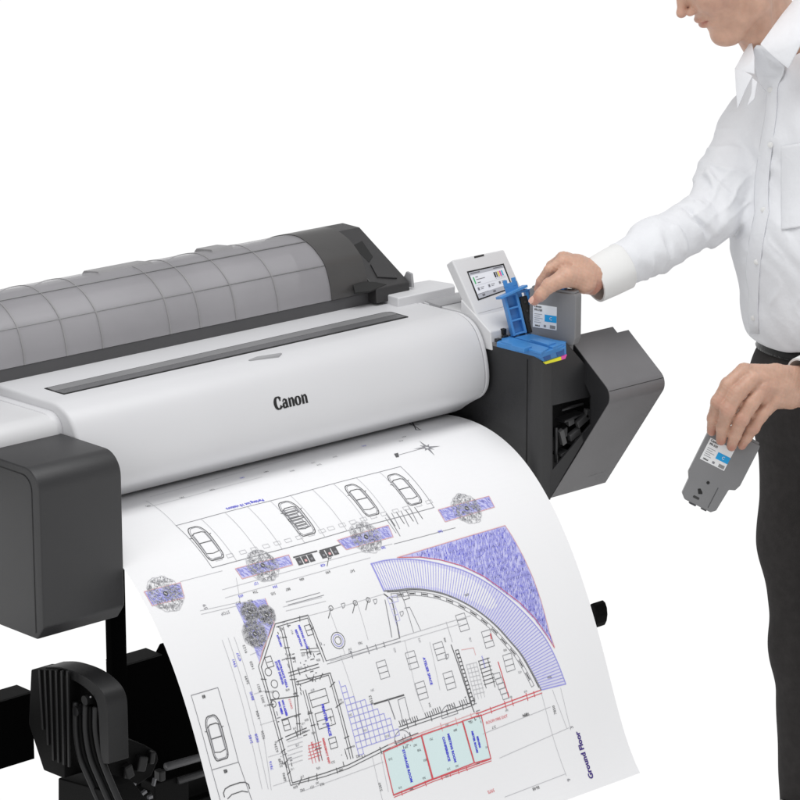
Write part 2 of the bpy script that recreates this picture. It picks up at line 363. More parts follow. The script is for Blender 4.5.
def cslab(pts, o, th, m_, name):
    b_ = MB(); n = len(pts); T = [cap_at(*p, o) for p in pts]; Q = [cap_at(*p, o-th) for p in pts]
    b_.add(T+Q, [tuple(range(n)), tuple(range(n, 2*n))[::-1]]+[(i, n+i, n+(i+1) % n, (i+1) % n) for i in range(n)]); return fixnormals(b_.build(name, m_, ec, smooth=20, bevel=.001))
cslab([(352, 246), (362, 241), (373, 257), (369, 263)], .0012, .003, seam, 'catch_recess_shade')  # raised black slab stands in for the darkness inside a recess
cslab([(370, 265), (385, 263.5), (397, 279), (377, 278)], .003, .006, ec.data.materials[0], 'catch_lever')
cslab([(353, 285), (366, 281.5), (375, 282), (387, 284.5), (370, 291.5), (355, 293)], .0008, .004, seam, 'catch_foot')
sf = on_x(409, 275, .004); m = MB(); m.prism([(sf[0]-.012, sf[1]-.02), (sf[0]-.008, sf[1]+.004), (sf[0]+.004, sf[1]+.006), (sf[0]+.02, sf[1]-.02)], .001, .006); m.build('side_flap', slot, PR, smooth=30, bevel=.001)
# chassis below the cover
m = MB(); m.box((-.99, .075, .80), (.0, .42, .8775)); m.build('chassis', black, PR, smooth=30, bevel=.004)
m = MB(); m.box((-.86, .018, .838), (-.002, .074, .852)); m.build('paper_guide', darkb, PR, smooth=30, bevel=.002)
# left ink tank housing
lb = rounded([(.20, .9975), (-.117, .9985), (-.117, .760), (-.100, .738), (.20, .735)], [0, .036, .010, .006, 0], 10)
V, F_ = rprism(lb, -1.011, -.861, .0025, .0025, 3); lt = fixnormals(mesh('left_tank_housing', V, F_, dark, PR, smooth=30))
lb2 = inset(lb, .012)
LS = rounded([(.2, .9855), (-.098, .9865), (-.098, .748)], [0, .022, 0], 8)
V, F_ = stroke(LS, .0016); mesh('panel_seam', [(-1.0116, p[0], p[1]) for p in V], [f[::-1] for f in F_], seam, lt, smooth=0)
# ---------------- right tank unit
RTK = []
def plan_wall(outline, th, zt, zb):
    P = [np.array(p, float) for p in outline]; V = []; F = []
    inn = []
    for i in range(len(P)):
        d = P[min(i+1, len(P)-1)]-P[max(i-1, 0)]; d /= np.linalg.norm(d); inn.append(P[i]+np.array([-d[1], d[0]])*th)
    n = len(P)
    for zz in (zt, zb): V += [(*p, zz) for p in P]+[(*p, zz) for p in inn]
    for i in range(n-1): F += [(i, i+1, n+i+1, n+i), (2*n+i, 3*n+i, 3*n+i+1, 2*n+i+1), (i, 2*n+i, 2*n+i+1, i+1), (n+i, n+i+1, 3*n+i+1, 3*n+i)]
    F += [(0, n, 3*n, 2*n), (n-1, 2*n+n-1, 3*n+n-1, 2*n-1)]; return V, F
arc = [(.0045+.016-.016*math.cos(t), -.12+.016-.016*math.sin(t)) for t in np.linspace(0, PI/2, 9)]
wall = [(.0045, .25), (.0045, -.02), (.0045, -.095)]+arc+[(.040, -.12)]
V, F_ = plan_wall(wall, .004, .994, .74); tb = fixnormals(mesh('right_tank_housing', V, F_, dark, PR, smooth=30))
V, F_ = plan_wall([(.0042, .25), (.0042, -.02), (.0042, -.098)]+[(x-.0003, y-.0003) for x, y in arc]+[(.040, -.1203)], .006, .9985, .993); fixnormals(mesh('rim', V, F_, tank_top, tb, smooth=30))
m = MB(); m.box((.0035, -.0985, .745), (.0047, -.0972, .985)); m.build('panel_seam', seam, tb, smooth=0)
def on_y(px, py, y): p = hit(px, py, 1, y); return (float(p[0]), float(p[2]))
def holed(outer, hole, y, th):
    bm = bmesh.new(); loops = []
    for L in (outer, hole):
        vs = [bm.verts.new((p[0], y, p[1])) for p in L]; [bm.edges.new((vs[i], vs[(i+1) % len(vs)])) for i in range(len(vs))]; loops.append(vs)
    bmesh.ops.triangle_fill(bm, use_beauty=True, use_dissolve=False, edges=bm.edges[:])
    ex = bmesh.ops.extrude_face_region(bm, geom=bm.faces[:]); bmesh.ops.translate(bm, vec=(0, th, 0), verts=[v for v in ex['geom'] if isinstance(v, bmesh.types.BMVert)])
    bmesh.ops.recalc_face_normals(bm, faces=bm.faces); V = [tuple(v.co) for v in bm.verts]; bm.verts.index_update(); F = [tuple(v.index for v in f.verts) for f in bm.faces]; bm.free(); return V, F
outer = [(.0402, .740), (.0402, .996)]+[on_y(px, py, -.12) for px, py in ((566, 342), (588, 368), (603, 388), (604, 402), (594, 424), (551, 496))]
hole = [on_y(px, py, -.12) for px, py in ((552.5, 405.5), (591, 396.5), (591, 424), (552.5, 470))]
V, F_ = holed(outer, hole, -.12, .003); mesh('front_panel', V, F_, darkb, tb, smooth=20)
m = MB(); m.box((.008, -.062, .742), (.12, -.058, .985)); m.box((.1205, -.062, .764), (.168, -.058, .985)); m.box((.164, -.100, .8455), (.168, -.0625, .925)); m.box((.164, -.088, .780), (.168, -.0625, .845)); m.box((.168, -.090, .80), (.185, -.086, .90)); m.prism([(-.1165, .768), (-.062, .753), (-.062, .749), (-.1165, .764)], .012, .052); m.box((.0085, -.11, .745), (.0115, -.06, .985)); m.build('inner_bay', seam, tb, smooth=0)
# mechanism inside the opening
m = MB()
for (px, py, w_, h_, yy) in ((566, 418, .030, .004, -.100), (575, 414, .02, .003, -.095), (560, 432, .012, .016, -.098), (572, 440, .010, .010, -.096), (560, 452, .020, .004, -.104)):
    x_, z_ = on_y(px, py, yy); m = MB(); m.obox((x_, yy, z_), (w_/2, 0, .002), (0, .012, 0), (0, .0, h_/2)); fixnormals(m.build('mechanism_block', dark, tb, smooth=0, bevel=.001))
for (px, py, a_, ln, yy) in ((582, 420, .45, .028, -.106), (562, 437, -1.25, .026, -.110), (574, 434, .35, .026, -.104), (587, 413, 1.4, .014, -.106), (570, 421, .2, .014, -.104)):
    x_, z_ = on_y(px, py, yy); m = MB(); m.obox((x_, yy, z_), (ln/2*math.cos(a_), 0, ln/2*math.sin(a_)), (0, .004, .001), (-.005*math.sin(a_), 0, .006*math.cos(a_))); fixnormals(m.build('ink_lever', mat("lever_grey", (.075, .075, .077), .4), tb, smooth=0, bevel=.001))
m = MB(); x_, z_ = on_y(556, 445, -.11); m.tube([(x_, -.11, z_-.03), (x_, -.11, z_+.03)], .003); m.build('rod', dark, tb, smooth=180); m = MB(); x_, z_ = on_y(570, 408, -.10); m.tube([(x_-.02, -.10, z_), (x_+.03, -.10, z_+.002)], .0025); m.build('rod', dark, tb, smooth=180)
# tilted tank cover
XC = .120
P1 = on_x(568, 336, XC); P2 = on_x(613.5, 396, XC); P3 = on_x(550, 499.5, XC)
INN = [on_x(554, 468, XC), on_x(591, 424, XC), on_x(591, 396, XC), on_x(571, 353, XC)]
tri = rounded([P1, P2, P3]+INN, [.001, .024, .001, 0, .002, .002, 0], 10)
def yl(px, py, y): return float(hit(px, py, 1, y)[0])
xa = yl(612, 326.5, P1[0]); xb = yl(604.5, 483, P3[0])
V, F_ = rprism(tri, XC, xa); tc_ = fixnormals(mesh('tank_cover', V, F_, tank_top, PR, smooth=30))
P1b = (P1[0]+(P2[0]-P1[0])*.11, P1[1]+(P2[1]-P1[1])*.11)
tri2 = rounded([P1b, P2, P3]+INN, [.001, .024, .001, 0, .002, .002, 0], 10)
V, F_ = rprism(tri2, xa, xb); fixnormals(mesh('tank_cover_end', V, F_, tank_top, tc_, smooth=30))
nsid = np.array([P1[0]-P2[0], P1[1]-P2[1]]); 
V, F_ = rprism(inset(tri, .0008), XC-.0012, XC-.0001); fixnormals(mesh('cover_side_plate', V, F_, darkb, tc_, smooth=30))
# crease along the cover
s0 = on_x(607.5, 392.5, XC)
m = MB(); ks = min(range(len(tri)), key=lambda i: (tri[i][0]-s0[0])**2+(tri[i][1]-s0[1])**2)
m.tube([(XC+.001, tri[ks][0], tri[ks][1]), (xb-.001, tri[ks][0], tri[ks][1])], .0005, 6); m.build('crease', seam, tc_, smooth=180)
# lettering on the lower slope
e_v = np.array([0, P2[0]-P3[0], P2[1]-P3[1]]); e_v /= np.linalg.norm(e_v); e_n = np.cross([1, 0, 0], e_v); e_n = e_n if e_n[1] < 0 else -e_n
lm = mat('lettering_silver', (.28, .28, .29), .4)
def slope_pt(px, py): r = ray(px, py); t = np.dot(np.array([XC, *P3])-CL, e_n)/np.dot(r, e_n); return CL+r*t
m = MB()
for txt, px, py, sz in (('imagePROGRAF', 597, 474.5, .0066), ('TM-300', 601, 477.5, .005)):
    o3 = slope_pt(px, py); V, F_ = text_shape(txt, sz, .0); m.add([o3+np.array([1, 0, 0])*v[0]+e_v*v[1]+e_n*.0004 for v in V], F_)
m.build('lettering', lm, tc_, smooth=0)
# blue tank holder on top
ZT = 1.004
def TZ(px, py, zz=ZT): p = hit(px, py, 2, zz); return (float(p[0]), float(p[1]))
m = MB(); m.prism([TZ(*p) for p in ((496.5, 342), (503.5, 336.8), (533, 332), (567, 341), (563, 345.5), (541, 353.3))][::-1], .9955, ZT, axis=2); bl = fixnormals(m.build('ink_tank_latch', bluep, PR, smooth=30, bevel=.0015))
m = MB()
for pts, zz in ((((501, 341), (513, 337.5), (549, 347.5), (541, 352.5)), ZT+.003), (((515, 337), (531, 333.5), (565, 342), (553, 347)), ZT+.0035), (((511, 345), (522, 343), (532, 346), (524, 348.5)), ZT+.006), (((530, 339), (540, 338), (556, 342), (548, 344.5)), ZT+.0065)):
    m.prism([TZ(*p, zz) for p in pts][::-1], ZT-.001, zz, axis=2)
fixnormals(m.build('latch_ridges', bluep, bl, smooth=30, bevel=.001))
# front of the latch with its pockets and the coloured strip
yf = -.1225
def fslab(pts, y, th, m_, name, par, bev=.0006):
    mm = MB(); mm.prism([on_y(*p, y) for p in pts], y, y+th, axis=1); return fixnormals(mm.build(name, m_, par, smooth=20, bevel=bev))
fslab([(540, 353.5), (566, 342), (566.5, 355), (545, 362.5), (538, 357)], yf, .012, bluep, 'latch_front', bl)
pock = mat('blue_plastic_shaded', (.02, .10, .32), .45)  # darker copy of the blue plastic, paints the shade inside the pockets
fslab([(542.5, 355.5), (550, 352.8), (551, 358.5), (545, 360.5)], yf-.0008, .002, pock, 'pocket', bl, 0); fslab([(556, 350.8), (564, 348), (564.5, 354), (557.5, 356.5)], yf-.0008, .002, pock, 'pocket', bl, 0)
fslab([(541, 354), (552, 350.5), (551.5, 352.8), (541.5, 356)], yf-.0035, .004, bluep, 'finger_tab', bl); fslab([(555, 350), (566, 346.3), (565.5, 348.6), (555.5, 352)], yf-.0035, .004, bluep, 'finger_tab', bl)
fslab([(544, 362.2), (561, 356.8), (561.5, 360), (546, 364.2)], yf-.0025, .003, yellow, 'colour_strip', tb, 0); fslab([(561.2, 356.6), (567, 354.6), (565.5, 358.6), (561.7, 360)], yf-.0025, .003, magenta, 'colour_strip', tb, 0)
# black rubble of brackets behind the latch
m = MB()
for (px, py, w_, d_, h_) in ((498, 339, .010, .008, .010), (505, 336, .012, .006, .012), (513, 334.5, .012, .006, .008), (522, 333, .012, .006, .013), (529, 331.5, .01, .006, .008), (539, 331, .012, .008, .006)):
    x_, y_ = TZ(px, py, ZT+.002); m = MB(); m.obox((x_, y_, ZT), (w_/2, 0, 0), (0, d_/2, 0), (0, 0, h_*.3)); fixnormals(m.build('hinge_bracket', darkb, tb, smooth=0, bevel=.001))
# raised blue lever, two open frames with a black strut
LE0 = np.array(hit(519, 334.5, 1, -.032)); LE1 = np.array(hit(509, 294, 1, -.012))
lu = LE1-LE0; ll = np.linalg.norm(lu); lu /= ll; lx = np.array([.92, -.39, 0.]); lx -= lu*np.dot(lx, lu); lx /= np.linalg.norm(lx); ln = np.cross(lx, lu); ln = ln if ln[1] < 0 else -ln
m = MB(); hw = .0105
m.obox(LE0+lu*ll*.5-lx*hw, lx*.0022, lu*ll*.5, ln*.007); m.obox(LE0+lu*ll*.5+lx*hw, lx*.0022, lu*ll*.5, ln*.007)
for k in (.03, .36, .66, .97): m.obox(LE0+lu*ll*k, lx*hw, lu*.0016, ln*.0065)
m.obox(LE0+lu*ll*.5-ln*.004, lx*hw, lu*ll*.48, ln*.001)
lev = fixnormals(m.build('raised_ink_lever', bluep, PR, smooth=0, bevel=.0008))
m = MB(); tp = LE0+lu*ll
m.obox(tp+lu*.002+lx*.004+ln*.004, lx*.026+lu*.004, lu*.0022, ln*.012); m.obox(tp+lu*.010+lx*.007, lx*.012, lu*.008, ln*.0016); m.obox(tp+lu*.018-lx*.002, lx*.0035, lu*.006, ln*.002); m.obox(tp+lu*.018+lx*.014, lx*.0035, lu*.007, ln*.002)
m.obox(tp-lu*.008+lx*.016, lx*.006, lu*.012, ln*.0012)
fixnormals(m.build('lever_grip', bluep, lev, smooth=0, bevel=.0008))
m = MB(); a_ = LE0+lx*.022+ln*.002; m.obox(a_+lu*ll*.42, lx*.0065, lu*ll*.44, ln*.0035); m.obox(a_+lx*.009+lu*ll*.3, lx*.0022, lu*ll*.34+lx*-.003, ln*.003)
fixnormals(m.build('lever_strut', seam, lev, smooth=0, bevel=.0008))
for k in (.25, .5, .72): m = MB(); m.tube([a_+lu*ll*k+ln*.003, a_+lu*ll*k+ln*.0048], .0022, 10); m.build('strut_screw', dark, lev, smooth=40)
m = MB(); m.obox(LE0+lx*.030+lu*ll*.80, lx*.0028, lu*ll*.22, ln*.005); m.obox(LE0+lx*.022+lu*ll*.98, lx*.010, lu*.0022, ln*.006); m.obox(LE0+lx*.037+lu*ll*.86, lx*.0022, lu*ll*.13, ln*.004)
fixnormals(m.build('lever_hook', bluep, lev, smooth=0, bevel=.0008))
# wordmark on the front cover
CS = Sheet(cov2); CS.side = 1
c0 = CS.uv(274.5, 405.5); c1 = CS.uv(308.5, 397); wm = MB()
LW = float(c1[0]-c0[0]); cvv = (c0[1]+c1[1])/2
def blob(pts, mb_=wm, hh=.0125):
    """variable width stroke: (x,y,w) in wordmark units (height 1)"""
    k = LW/4.45; pts = [(a, b, w+.05 if w > .12 else w+.015) for a, b, w in pts]
    P = [np.array(p, float) for p in pts]; Lf = []; Rg = []
    for i, p in enumerate(P):
        d = P[min(i+1, len(P)-1)][:2]-P[max(i-1, 0)][:2]; d /= np.linalg.norm(d)+1e-9; nn = np.array([-d[1], d[0]])
        Lf.append(p[:2]+nn*p[2]/2); Rg.append(p[:2]-nn*p[2]/2)
    V = [CS.at(c0[0]+q[0]*k, cvv-(q[1]-.42)*k*1.18, .0005) for q in Lf+Rg]; n = len(P)
    mb_.add(V, [(i, i+1, n+i+1, n+i) for i in range(n-1)])
def ring(cx, cy, rx, ry, a0, a1, wmax, wmin, rot=0.0, n=20):
    pts = []
    for i in range(n+1):
        t = a0+(a1-a0)*i/n; w_ = wmin+(wmax-wmin)*abs(math.cos(t-rot))**1.5; pts.append((cx+rx*math.cos(t), cy+ry*math.sin(t), w_))
    blob(pts)
ring(.52, .52, .40, .50, .62, 2*PI-.55, .34, .09)
blob([(.84, .84, .06), (.80, .74, .14), (.72, .66, .03)])
def small_n(x):
    blob([(x-.04, .70, .03), (x+.08, .74, .10), (x+.13, .62, .24), (x+.13, .30, .24), (x+.13, .02, .24)]); blob([(x+.0, .015, .05), (x+.28, .015, .05)])
    blob([(x+.2, .55, .05), (x+.34, .70, .11), (x+.48, .68, .18), (x+.56, .52, .24), (x+.56, .28, .24), (x+.56, .02, .24)]); blob([(x+.42, .015, .05), (x+.72, .015, .05)])
blob([(1.12, .56, .14), (1.2, .70, .10), (1.36, .74, .12), (1.52, .62, .24), (1.55, .36, .24), (1.56, .12, .24), (1.68, .02, .1), (1.76, .08, .04)])
ring(1.30, .22, .17, .20, .9, 2*PI-.6, .24, .08)
blob([(1.50, .44, .05), (1.34, .42, .08)])
small_n(1.85)
ring(3.02, .36, .28, .35, 0, 2*PI, .26, .07)
small_n(3.55)
fixn = wm.build('wordmark', seam, front, smooth=0)
# ------------------------------------------------------------------ the stand (arms, trays, posts)
ST = empty('printer_stand', (-.5, .15, 0), 'black metal stand and paper basket frame beneath the plotter', 'stand')
for x in (-.718, -.05):
    m = MB(); x0_ = float(hit(112, 640, 1, .10)[0]) if x < -.5 else x-.02; x1_ = x0_+.030; m.prism(rounded([(x0_, .10), (x1_, .10), (x1_, .118), (x0_, .118)], .003, 3), .10, .80, axis=2); m.build('post', black2, ST, smooth=30)
    m = MB(); m.prism([(-.28, .04), (.42, .04), (.42, .075), (.12, .105), (.06, .105), (-.28, .075)], x-.03, x+.03); ft = m.build('foot', black, ST, smooth=30, bevel=.003)
    for y in (-.25, .38):
        w_ = MB(); w_.tube([(x-.012, y, .022), (x+.012, y, .022)], .022, 20); w_.build('caster', black, ft, smooth=40)
m = MB(); m.box((-1.25, .15, .4335), (-.842, .19, .544)); tp_ = m.build('tray_panel', black2, ST, smooth=30); m = MB(); m.box((-1.25, .149, .5445), (-.842, .191, .5470)); m.build('tray_lit_top', blackt, tp_, smooth=30, bevel=.0008)  # thin paler cap paints the light falling on the panel's top face
m = MB(); m.box((-.665, .15, .30), (-.582, .19, .543)); tp_ = m.build('tray_panel', black2, ST, smooth=30); m = MB(); m.box((-.665, .149, .5435), (-.582, .191, .546)); m.build('tray_lit_top', blackt, tp_, smooth=30, bevel=.0008)
m = MB(); m.prism(rounded([(-.60, .30), (-.60, .53), (-.583, .540), (-.571, .556), (-.55, .556), (-.54, .546), (-.08, .546), (-.08, .30)], .004, 3), .152, .168, axis=1); fixnormals(m.build('tray_panel', black2, ST, smooth=30))
def stub(pts, yy, rad, name, m_, n=12):
    mm = MB(); mm.tube([hit(px, py, 1, yy) for px, py in pts], rad, n); return mm.build(name, m_, ST, smooth=180)
stub([(166, 767), (215, 753)], .0, .0065, 'roller', mat('roller_grey', (.10, .10, .105), .35))
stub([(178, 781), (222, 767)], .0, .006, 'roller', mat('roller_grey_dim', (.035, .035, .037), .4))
# the curved guide arm
XA = -.955
def yz(px, py, x=XA): return on_x(px, py, x)
outer_ = spline([yz(*p) for p in ((44, 667), (60, 667.5), (82, 675), (99, 688), (106.5, 702), (108, 722), (109, 764))], 6)
inner_ = spline([yz(*p) for p in ((60, 678), (72, 680), (85, 688), (95, 699), (98, 712), (99, 730), (101, 764))], 6)
arm_prof = [tuple(p) for p in outer_]+[tuple(p) for p in inner_][::-1]
V, F_ = rprism(arm_prof, XA, XA+.037, 0, 0); ga = fixnormals(mesh('guide_arm', V, F_, blackrib, ST, smooth=30, bevel=.002))
pl = rounded([yz(36.5, 668), yz(62, 668.5), yz(71, 675), yz(70, 777), yz(49, 768.5), yz(34, 722)], .004, 4)
V, F_ = rprism(pl, XA-.010, XA+.028, .001, .001, 2); gp = fixnormals(mesh('guide_plate', V, F_, black, ST, smooth=30))
for k in range(6):
    px = 39.5+5.6*k; y0_, z0_ = yz(px, 669.5+k*.3, XA-.012); y1_, z1_ = yz(px+3.5*(1-k/9), 716+40*min(1, (k+1)/3)+k*2.2, XA-.012)
    mm = MB(); mm.obox(((XA-.0115), (y0_+y1_)/2, (z0_+z1_)/2), (.0018, 0, 0), (0, .0022, 0), (0, (y1_-y0_)/2, (z1_-z0_)/2)); fixnormals(mm.build('rib', blackrib, gp, smooth=0, bevel=.0006))
V, F_ = rprism([yz(72, 684), yz(88, 692), yz(97, 705), yz(99, 765), yz(84, 762), yz(73, 720)], XA+.018, XA+.03); fixnormals(mesh('web', V, F_, black, ga, smooth=0))
for k in range(5):
    o_ = k*5.0; pts = [(76+o_*1.0, 702+o_*.25), (76+o_*1.0, 730), (80+o_*1.05, 756), (90+o_*1.0, 780), (104+o_, 812)]
    mm = MB(); mm.tube([hit(px, py, 0, XA+(.008 if k % 2 else .003)) for px, py in [tuple(p) for p in spline(pts, 5)]], .0052 if k % 2 == 0 else .004, 10); mm.build('rib', blackrib if k % 2 == 0 else black, ga, smooth=180)
for px, py in ((86.5, 700), (77.5, 711)):
    mm = MB(); p = hit(px, py, 0, XA); mm.tube([p-np.array([.004, 0, 0]), p+np.array([.02, 0, 0])], .0075, 18); mm.build('pivot', blackrib, ga, smooth=40)
mm = MB(); mm.tube([hit(90.5, 697, 0, XA-.005), hit(90.5, 697, 0, XA-.003)], .0014, 10); mm.build('screw', steel, ga, smooth=0)
# bracket and clutter at the base of the arm
clut = MB(); c2 = MB(); c3 = MB()
clut.prism([on_y(*p, -.085) for p in ((99, 741), (105, 737), (116, 735), (146, 745.5), (157, 752), (159, 760), (152, 776), (137, 786), (112, 778))], -.085, -.045, axis=1)
for (px, py, w_, h_, yy, a_) in ((165, 790, .07, .05, .02, 0), (190, 788, .09, .055, .05, 0), (120, 798, .05, .03, -.05, 0), (140, 800, .03, .03, -.04, .4), (150, 800, .18, .06, .08, 0)):
    p = hit(px, py, 1, yy); clut.obox(p, (w_/2*math.cos(a_), 0, w_/2*math.sin(a_)), (0, .018, 0), (-h_/2*math.sin(a_), 0, h_/2*math.cos(a_)))
fixnormals(clut.build('arm_bracket', black, ST, smooth=0, bevel=.003))
for (px, py, w_, h_, yy, a_) in ((140, 763, .018, .024, -.088, -.3), (150, 757, .010, .020, -.088, -.2), (127, 771, .016, .022, -.088, .25), (160, 775, .012, .018, -.03, 0)):
    p = hit(px, py, 1, yy); c2 = MB(); c2.obox(p, (w_/2*math.cos(a_), 0, w_/2*math.sin(a_)), (0, .008, 0), (-h_/2*math.sin(a_), 0, h_/2*math.cos(a_))); fixnormals(c2.build('hinge_block', blackrib, ST, smooth=0, bevel=.003))
for (px, py, w_, h_, yy, a_) in ((132, 789, .007, .020, -.10, -.4), (143, 793, .012, .005, -.10, .35), (154, 782, .004, .012, -.09, -.3), (150, 797, .008, .005, -.09, 0)):
    p = hit(px, py, 1, yy); c3 = MB(); c3.obox(p, (w_/2*math.cos(a_), 0, w_/2*math.sin(a_)), (0, .003, 0), (-h_/2*math.sin(a_), 0, h_/2*math.cos(a_))); fixnormals(c3.build('steel_link', mat('steel_dull', (.16, .16, .17), .4, metal=.3), ST, smooth=0, bevel=.0006))
mm = MB(); mm.prism([yz(58, 778), yz(100, 790), yz(130, 830), yz(58, 830)], XA, XA+.06); fixnormals(mm.build('arm_base', black, ST, smooth=0, bevel=.002))
# knob of the far arm peeping out beside the paper
mm = MB(); k0 = hit(592, 611, 1, .0)
mm.prism(rounded([(k0[1]-.02+.012*math.cos(t), k0[2]+.024*math.sin(t)) for t in np.linspace(0, 2*PI, 13)[:-1]], .002, 2), k0[0]-.02, k0[0]+.008)
mm.build('guide_arm', black, ST, smooth=40, bevel=.004)
mm = MB(); p = hit(598, 613, 1, -.01); mm.tube([p-np.array([.006, 0, 0]), p+np.array([.0, 0, 0]), p+np.array([.004, 0, 0])], [.017, .016, .010], 16); mm.build('knob', blackrib, ST, smooth=60)
m = MB(); m.box((-.9, .0, .33), (k0[0]-.002, .02, .35)); m.build('basket_rail', black, ST, smooth=0, bevel=.003)
m = MB(); m.box((k0[0]-.018, -.012, .34), (k0[0]-.006, .012, k0[2]-.01)); m.build('arm_link', black, ST, smooth=0, bevel=.002)
# ------------------------------------------------------------------ printed sheet
XR = -.02; PWD = .841
rpts = [(470, 420), (486, 428), (519, 454), (536, 479), (550, 501), (559, 520), (567, 537), (577, 565), (587, 592), (600, 640), (615, 697), (627, 740), (640, 773)]
pp = [(.09, .858), (.05, .862)]+[on_x(a, b, XR) for a, b in rpts]
pa = np.array(pp); sv = np.concatenate([[0], np.cumsum(np.linalg.norm(np.diff(pa, axis=0), axis=1))])
ky = np.polyfit(sv, pa[:, 0], 6); kz = np.polyfit(sv, pa[:, 1], 6); st = np.linspace(0, sv[-1], 80)
PS = Sheet(np.stack([np.polyval(ky, st), np.polyval(kz, st)], 1)); PS.side = 1; PS.rip = .0011
XL = XR-PWD
paperm = mat('plotter_paper', (.905, .905, .915), .7, .006, 3, .05, 500, spec=.25)
INK = [paperm, mat('ink_black', (.11, .11, .115), .7), mat('ink_grey', (.27, .27, .29), .7), mat('ink_pale_grey', (.56, .56, .58), .7), mat('ink_blue', (.06, .06, .70), .7), mat('ink_lilac', (.36, .36, .82), .7),
       mat('ink_pale_lilac', (.58, .58, .88), .7), mat('ink_red', (.72, .10, .12), .7), mat('ink_pale_cyan', (.72, .87, .87), .7), mat('ink_navy', (.05, .02, .22), .7), mat('ink_pale_red', (.80, .45, .45), .7)]
K, G, LG, B, LI, PL, R_, CY_, NV, PR_ = range(1, 11)
pm = MB(); nu = 72
for i in range(80):
    for j in range(nu+1):
        u = XL+PWD*j/nu; pm.V.append(PS.at(u, st[i]))
for i in range(79):
    for j in range(nu): a = i*(nu+1)+j; pm.F.append((a, a+nu+1, a+nu+2, a+1)); pm.MI.append(0)
INK.append(mat('ink_wash_lilac', (.74, .74, .90), .7)); INK.append(mat('ink_wash_grey', (.53, .53, .60), .7)); TREE = len(INK)-1
LAY = [.0002]
def put(V, F, k, off=None):
    o_ = LAY[0] if off is None else off
    pm.add([PS.at(v[0], v[1], o_) for v in V], F, k)
uv = PS.uv
VM = float(PS.s[-1])-.002
def okp(P): return all(XL+.001 < p[0] < XR-.001 and .06 < p[1] < VM for p in P)
def ln_(pts, k, w=.0011, closed=False, off=.0004):
    V, F = stroke(pts, w, closed); 
    V = [(min(max(v[0], XL+.001), XR-.001), min(v[1], VM)) for v in V]; put(V, F, k, off)
def L(pts, k, w=.0011, closed=False, off=.0004): ln_([uv(*p) for p in pts], k, w, closed, off)
def fill(pts, k, off=.0002, px=True):
    P = [uv(*p) for p in pts] if px else [np.array(p) for p in pts]
    bm = bmesh.new(); vs = [bm.verts.new((float(p[0]), float(p[1]), 0)) for p in P]; f = bm.faces.new(vs)
    # slice into strips so the ink follows the curve of the sheet
    v0 = min(p[1] for p in P); v1 = max(p[1] for p in P); n = max(1, int((v1-v0)/.006))
    for i in range(1, n):
        bmesh.ops.bisect_plane(bm, geom=bm.verts[:]+bm.edges[:]+bm.faces[:], plane_co=(0, v0+(v1-v0)*i/n, 0), plane_no=(0, 1, 0))
    u0 = min(p[0] for p in P); u1 = max(p[0] for p in P); n = max(1, int((u1-u0)/.018))
    for i in range(1, n):
        bmesh.ops.bisect_plane(bm, geom=bm.verts[:]+bm.edges[:]+bm.faces[:], plane_co=(u0+(u1-u0)*i/n, 0, 0), plane_no=(1, 0, 0))
    bmesh.ops.triangulate(bm, faces=bm.faces); bm.verts.index_update(); put([(v.co.x, v.co.y) for v in bm.verts], [tuple(v.index for v in f.verts) for f in bm.faces], k, off); bm.free()
def txt(s_, px, py, size, k, rot, bold=.0):
    """rot 180: upside down, 90: reading towards the printer"""
    V, F = text_shape(s_, size, bold); c_ = uv(px, py); out = []
    for x, y in V:
        y = -y                                   # v grows towards the reader
        if rot == 180: x, y = -x, -y
        elif rot == 90: x, y = y, -x
        elif rot == 270: x, y = -y, x
        out.append((c_[0]+x, c_[1]+y))
    if okp(out): put(out, F, k, .0006)
def scrib(px, py, k, n=4, w=.008, h=.003, rot=0):
    """a tiny dimension figure"""
    V, F = text_shape(''.join(random.choice('0123456789') for _ in range(n)), h*1.5, .0); c_ = uv(px, py); out = []
    for x, y in V:
        y = -y
        if rot == 180: x, y = -x, -y
        elif rot == 90: x, y = y, -x
        out.append((c_[0]+x, c_[1]+y))
    if okp(out): put(out, F, k, .0006)
def rect(u0, v0, u1, v1, k, w=.001, off=.0004): ln_([(u0, v0), (u1, v0), (u1, v1), (u0, v1)], k, w, True, off)
def car(p0, p1, k=K, w=.0016):
    """car seen from above between two pixel corners"""
    a = uv(*p0); b = uv(*p1); u0, u1 = sorted((a[0], b[0])); v0, v1 = sorted((a[1], b[1])); W_ = u1-u0; H_ = v1-v0
    f = lambda x, y: (u0+x*W_, v0+y*H_)
    def c(P, w_=w, cl=False, kk=k): ln_([f(*p) for p in P], kk, w_, cl)
    body = rounded([(0, 0), (1, 0), (.96, 1), (.04, 1)], [.32, .32, .18, .18], 5); c(body, w, True); c(rounded([(.09, .03), (.91, .03), (.88, .97), (.12, .97)], [.28, .28, .15, .15], 4), .0009, True, G)
    c([(.10, .24), (.3, .19), (.7, .19), (.90, .24)], w); c([(.16, .50), (.84, .50)], w, False, K); c([(.16, .27), (.14, .78)], w*.9, False, G); c([(.84, .27), (.86, .78)], w*.9, False, G); c([(.14, .80), (.5, .83), (.86, .80)], .0012)
    c([(.18, .24), (.16, .48)], .0009, False, G); c([(.82, .24), (.84, .48)], .0009, False, G); c([(-.10, .30), (.02, .32)], .0011); c([(1.10, .30), (.98, .32)], .0011); c([(.06, .9), (.2, .94)], .001, False, G); c([(.94, .9), (.8, .94)], .001, False, G)
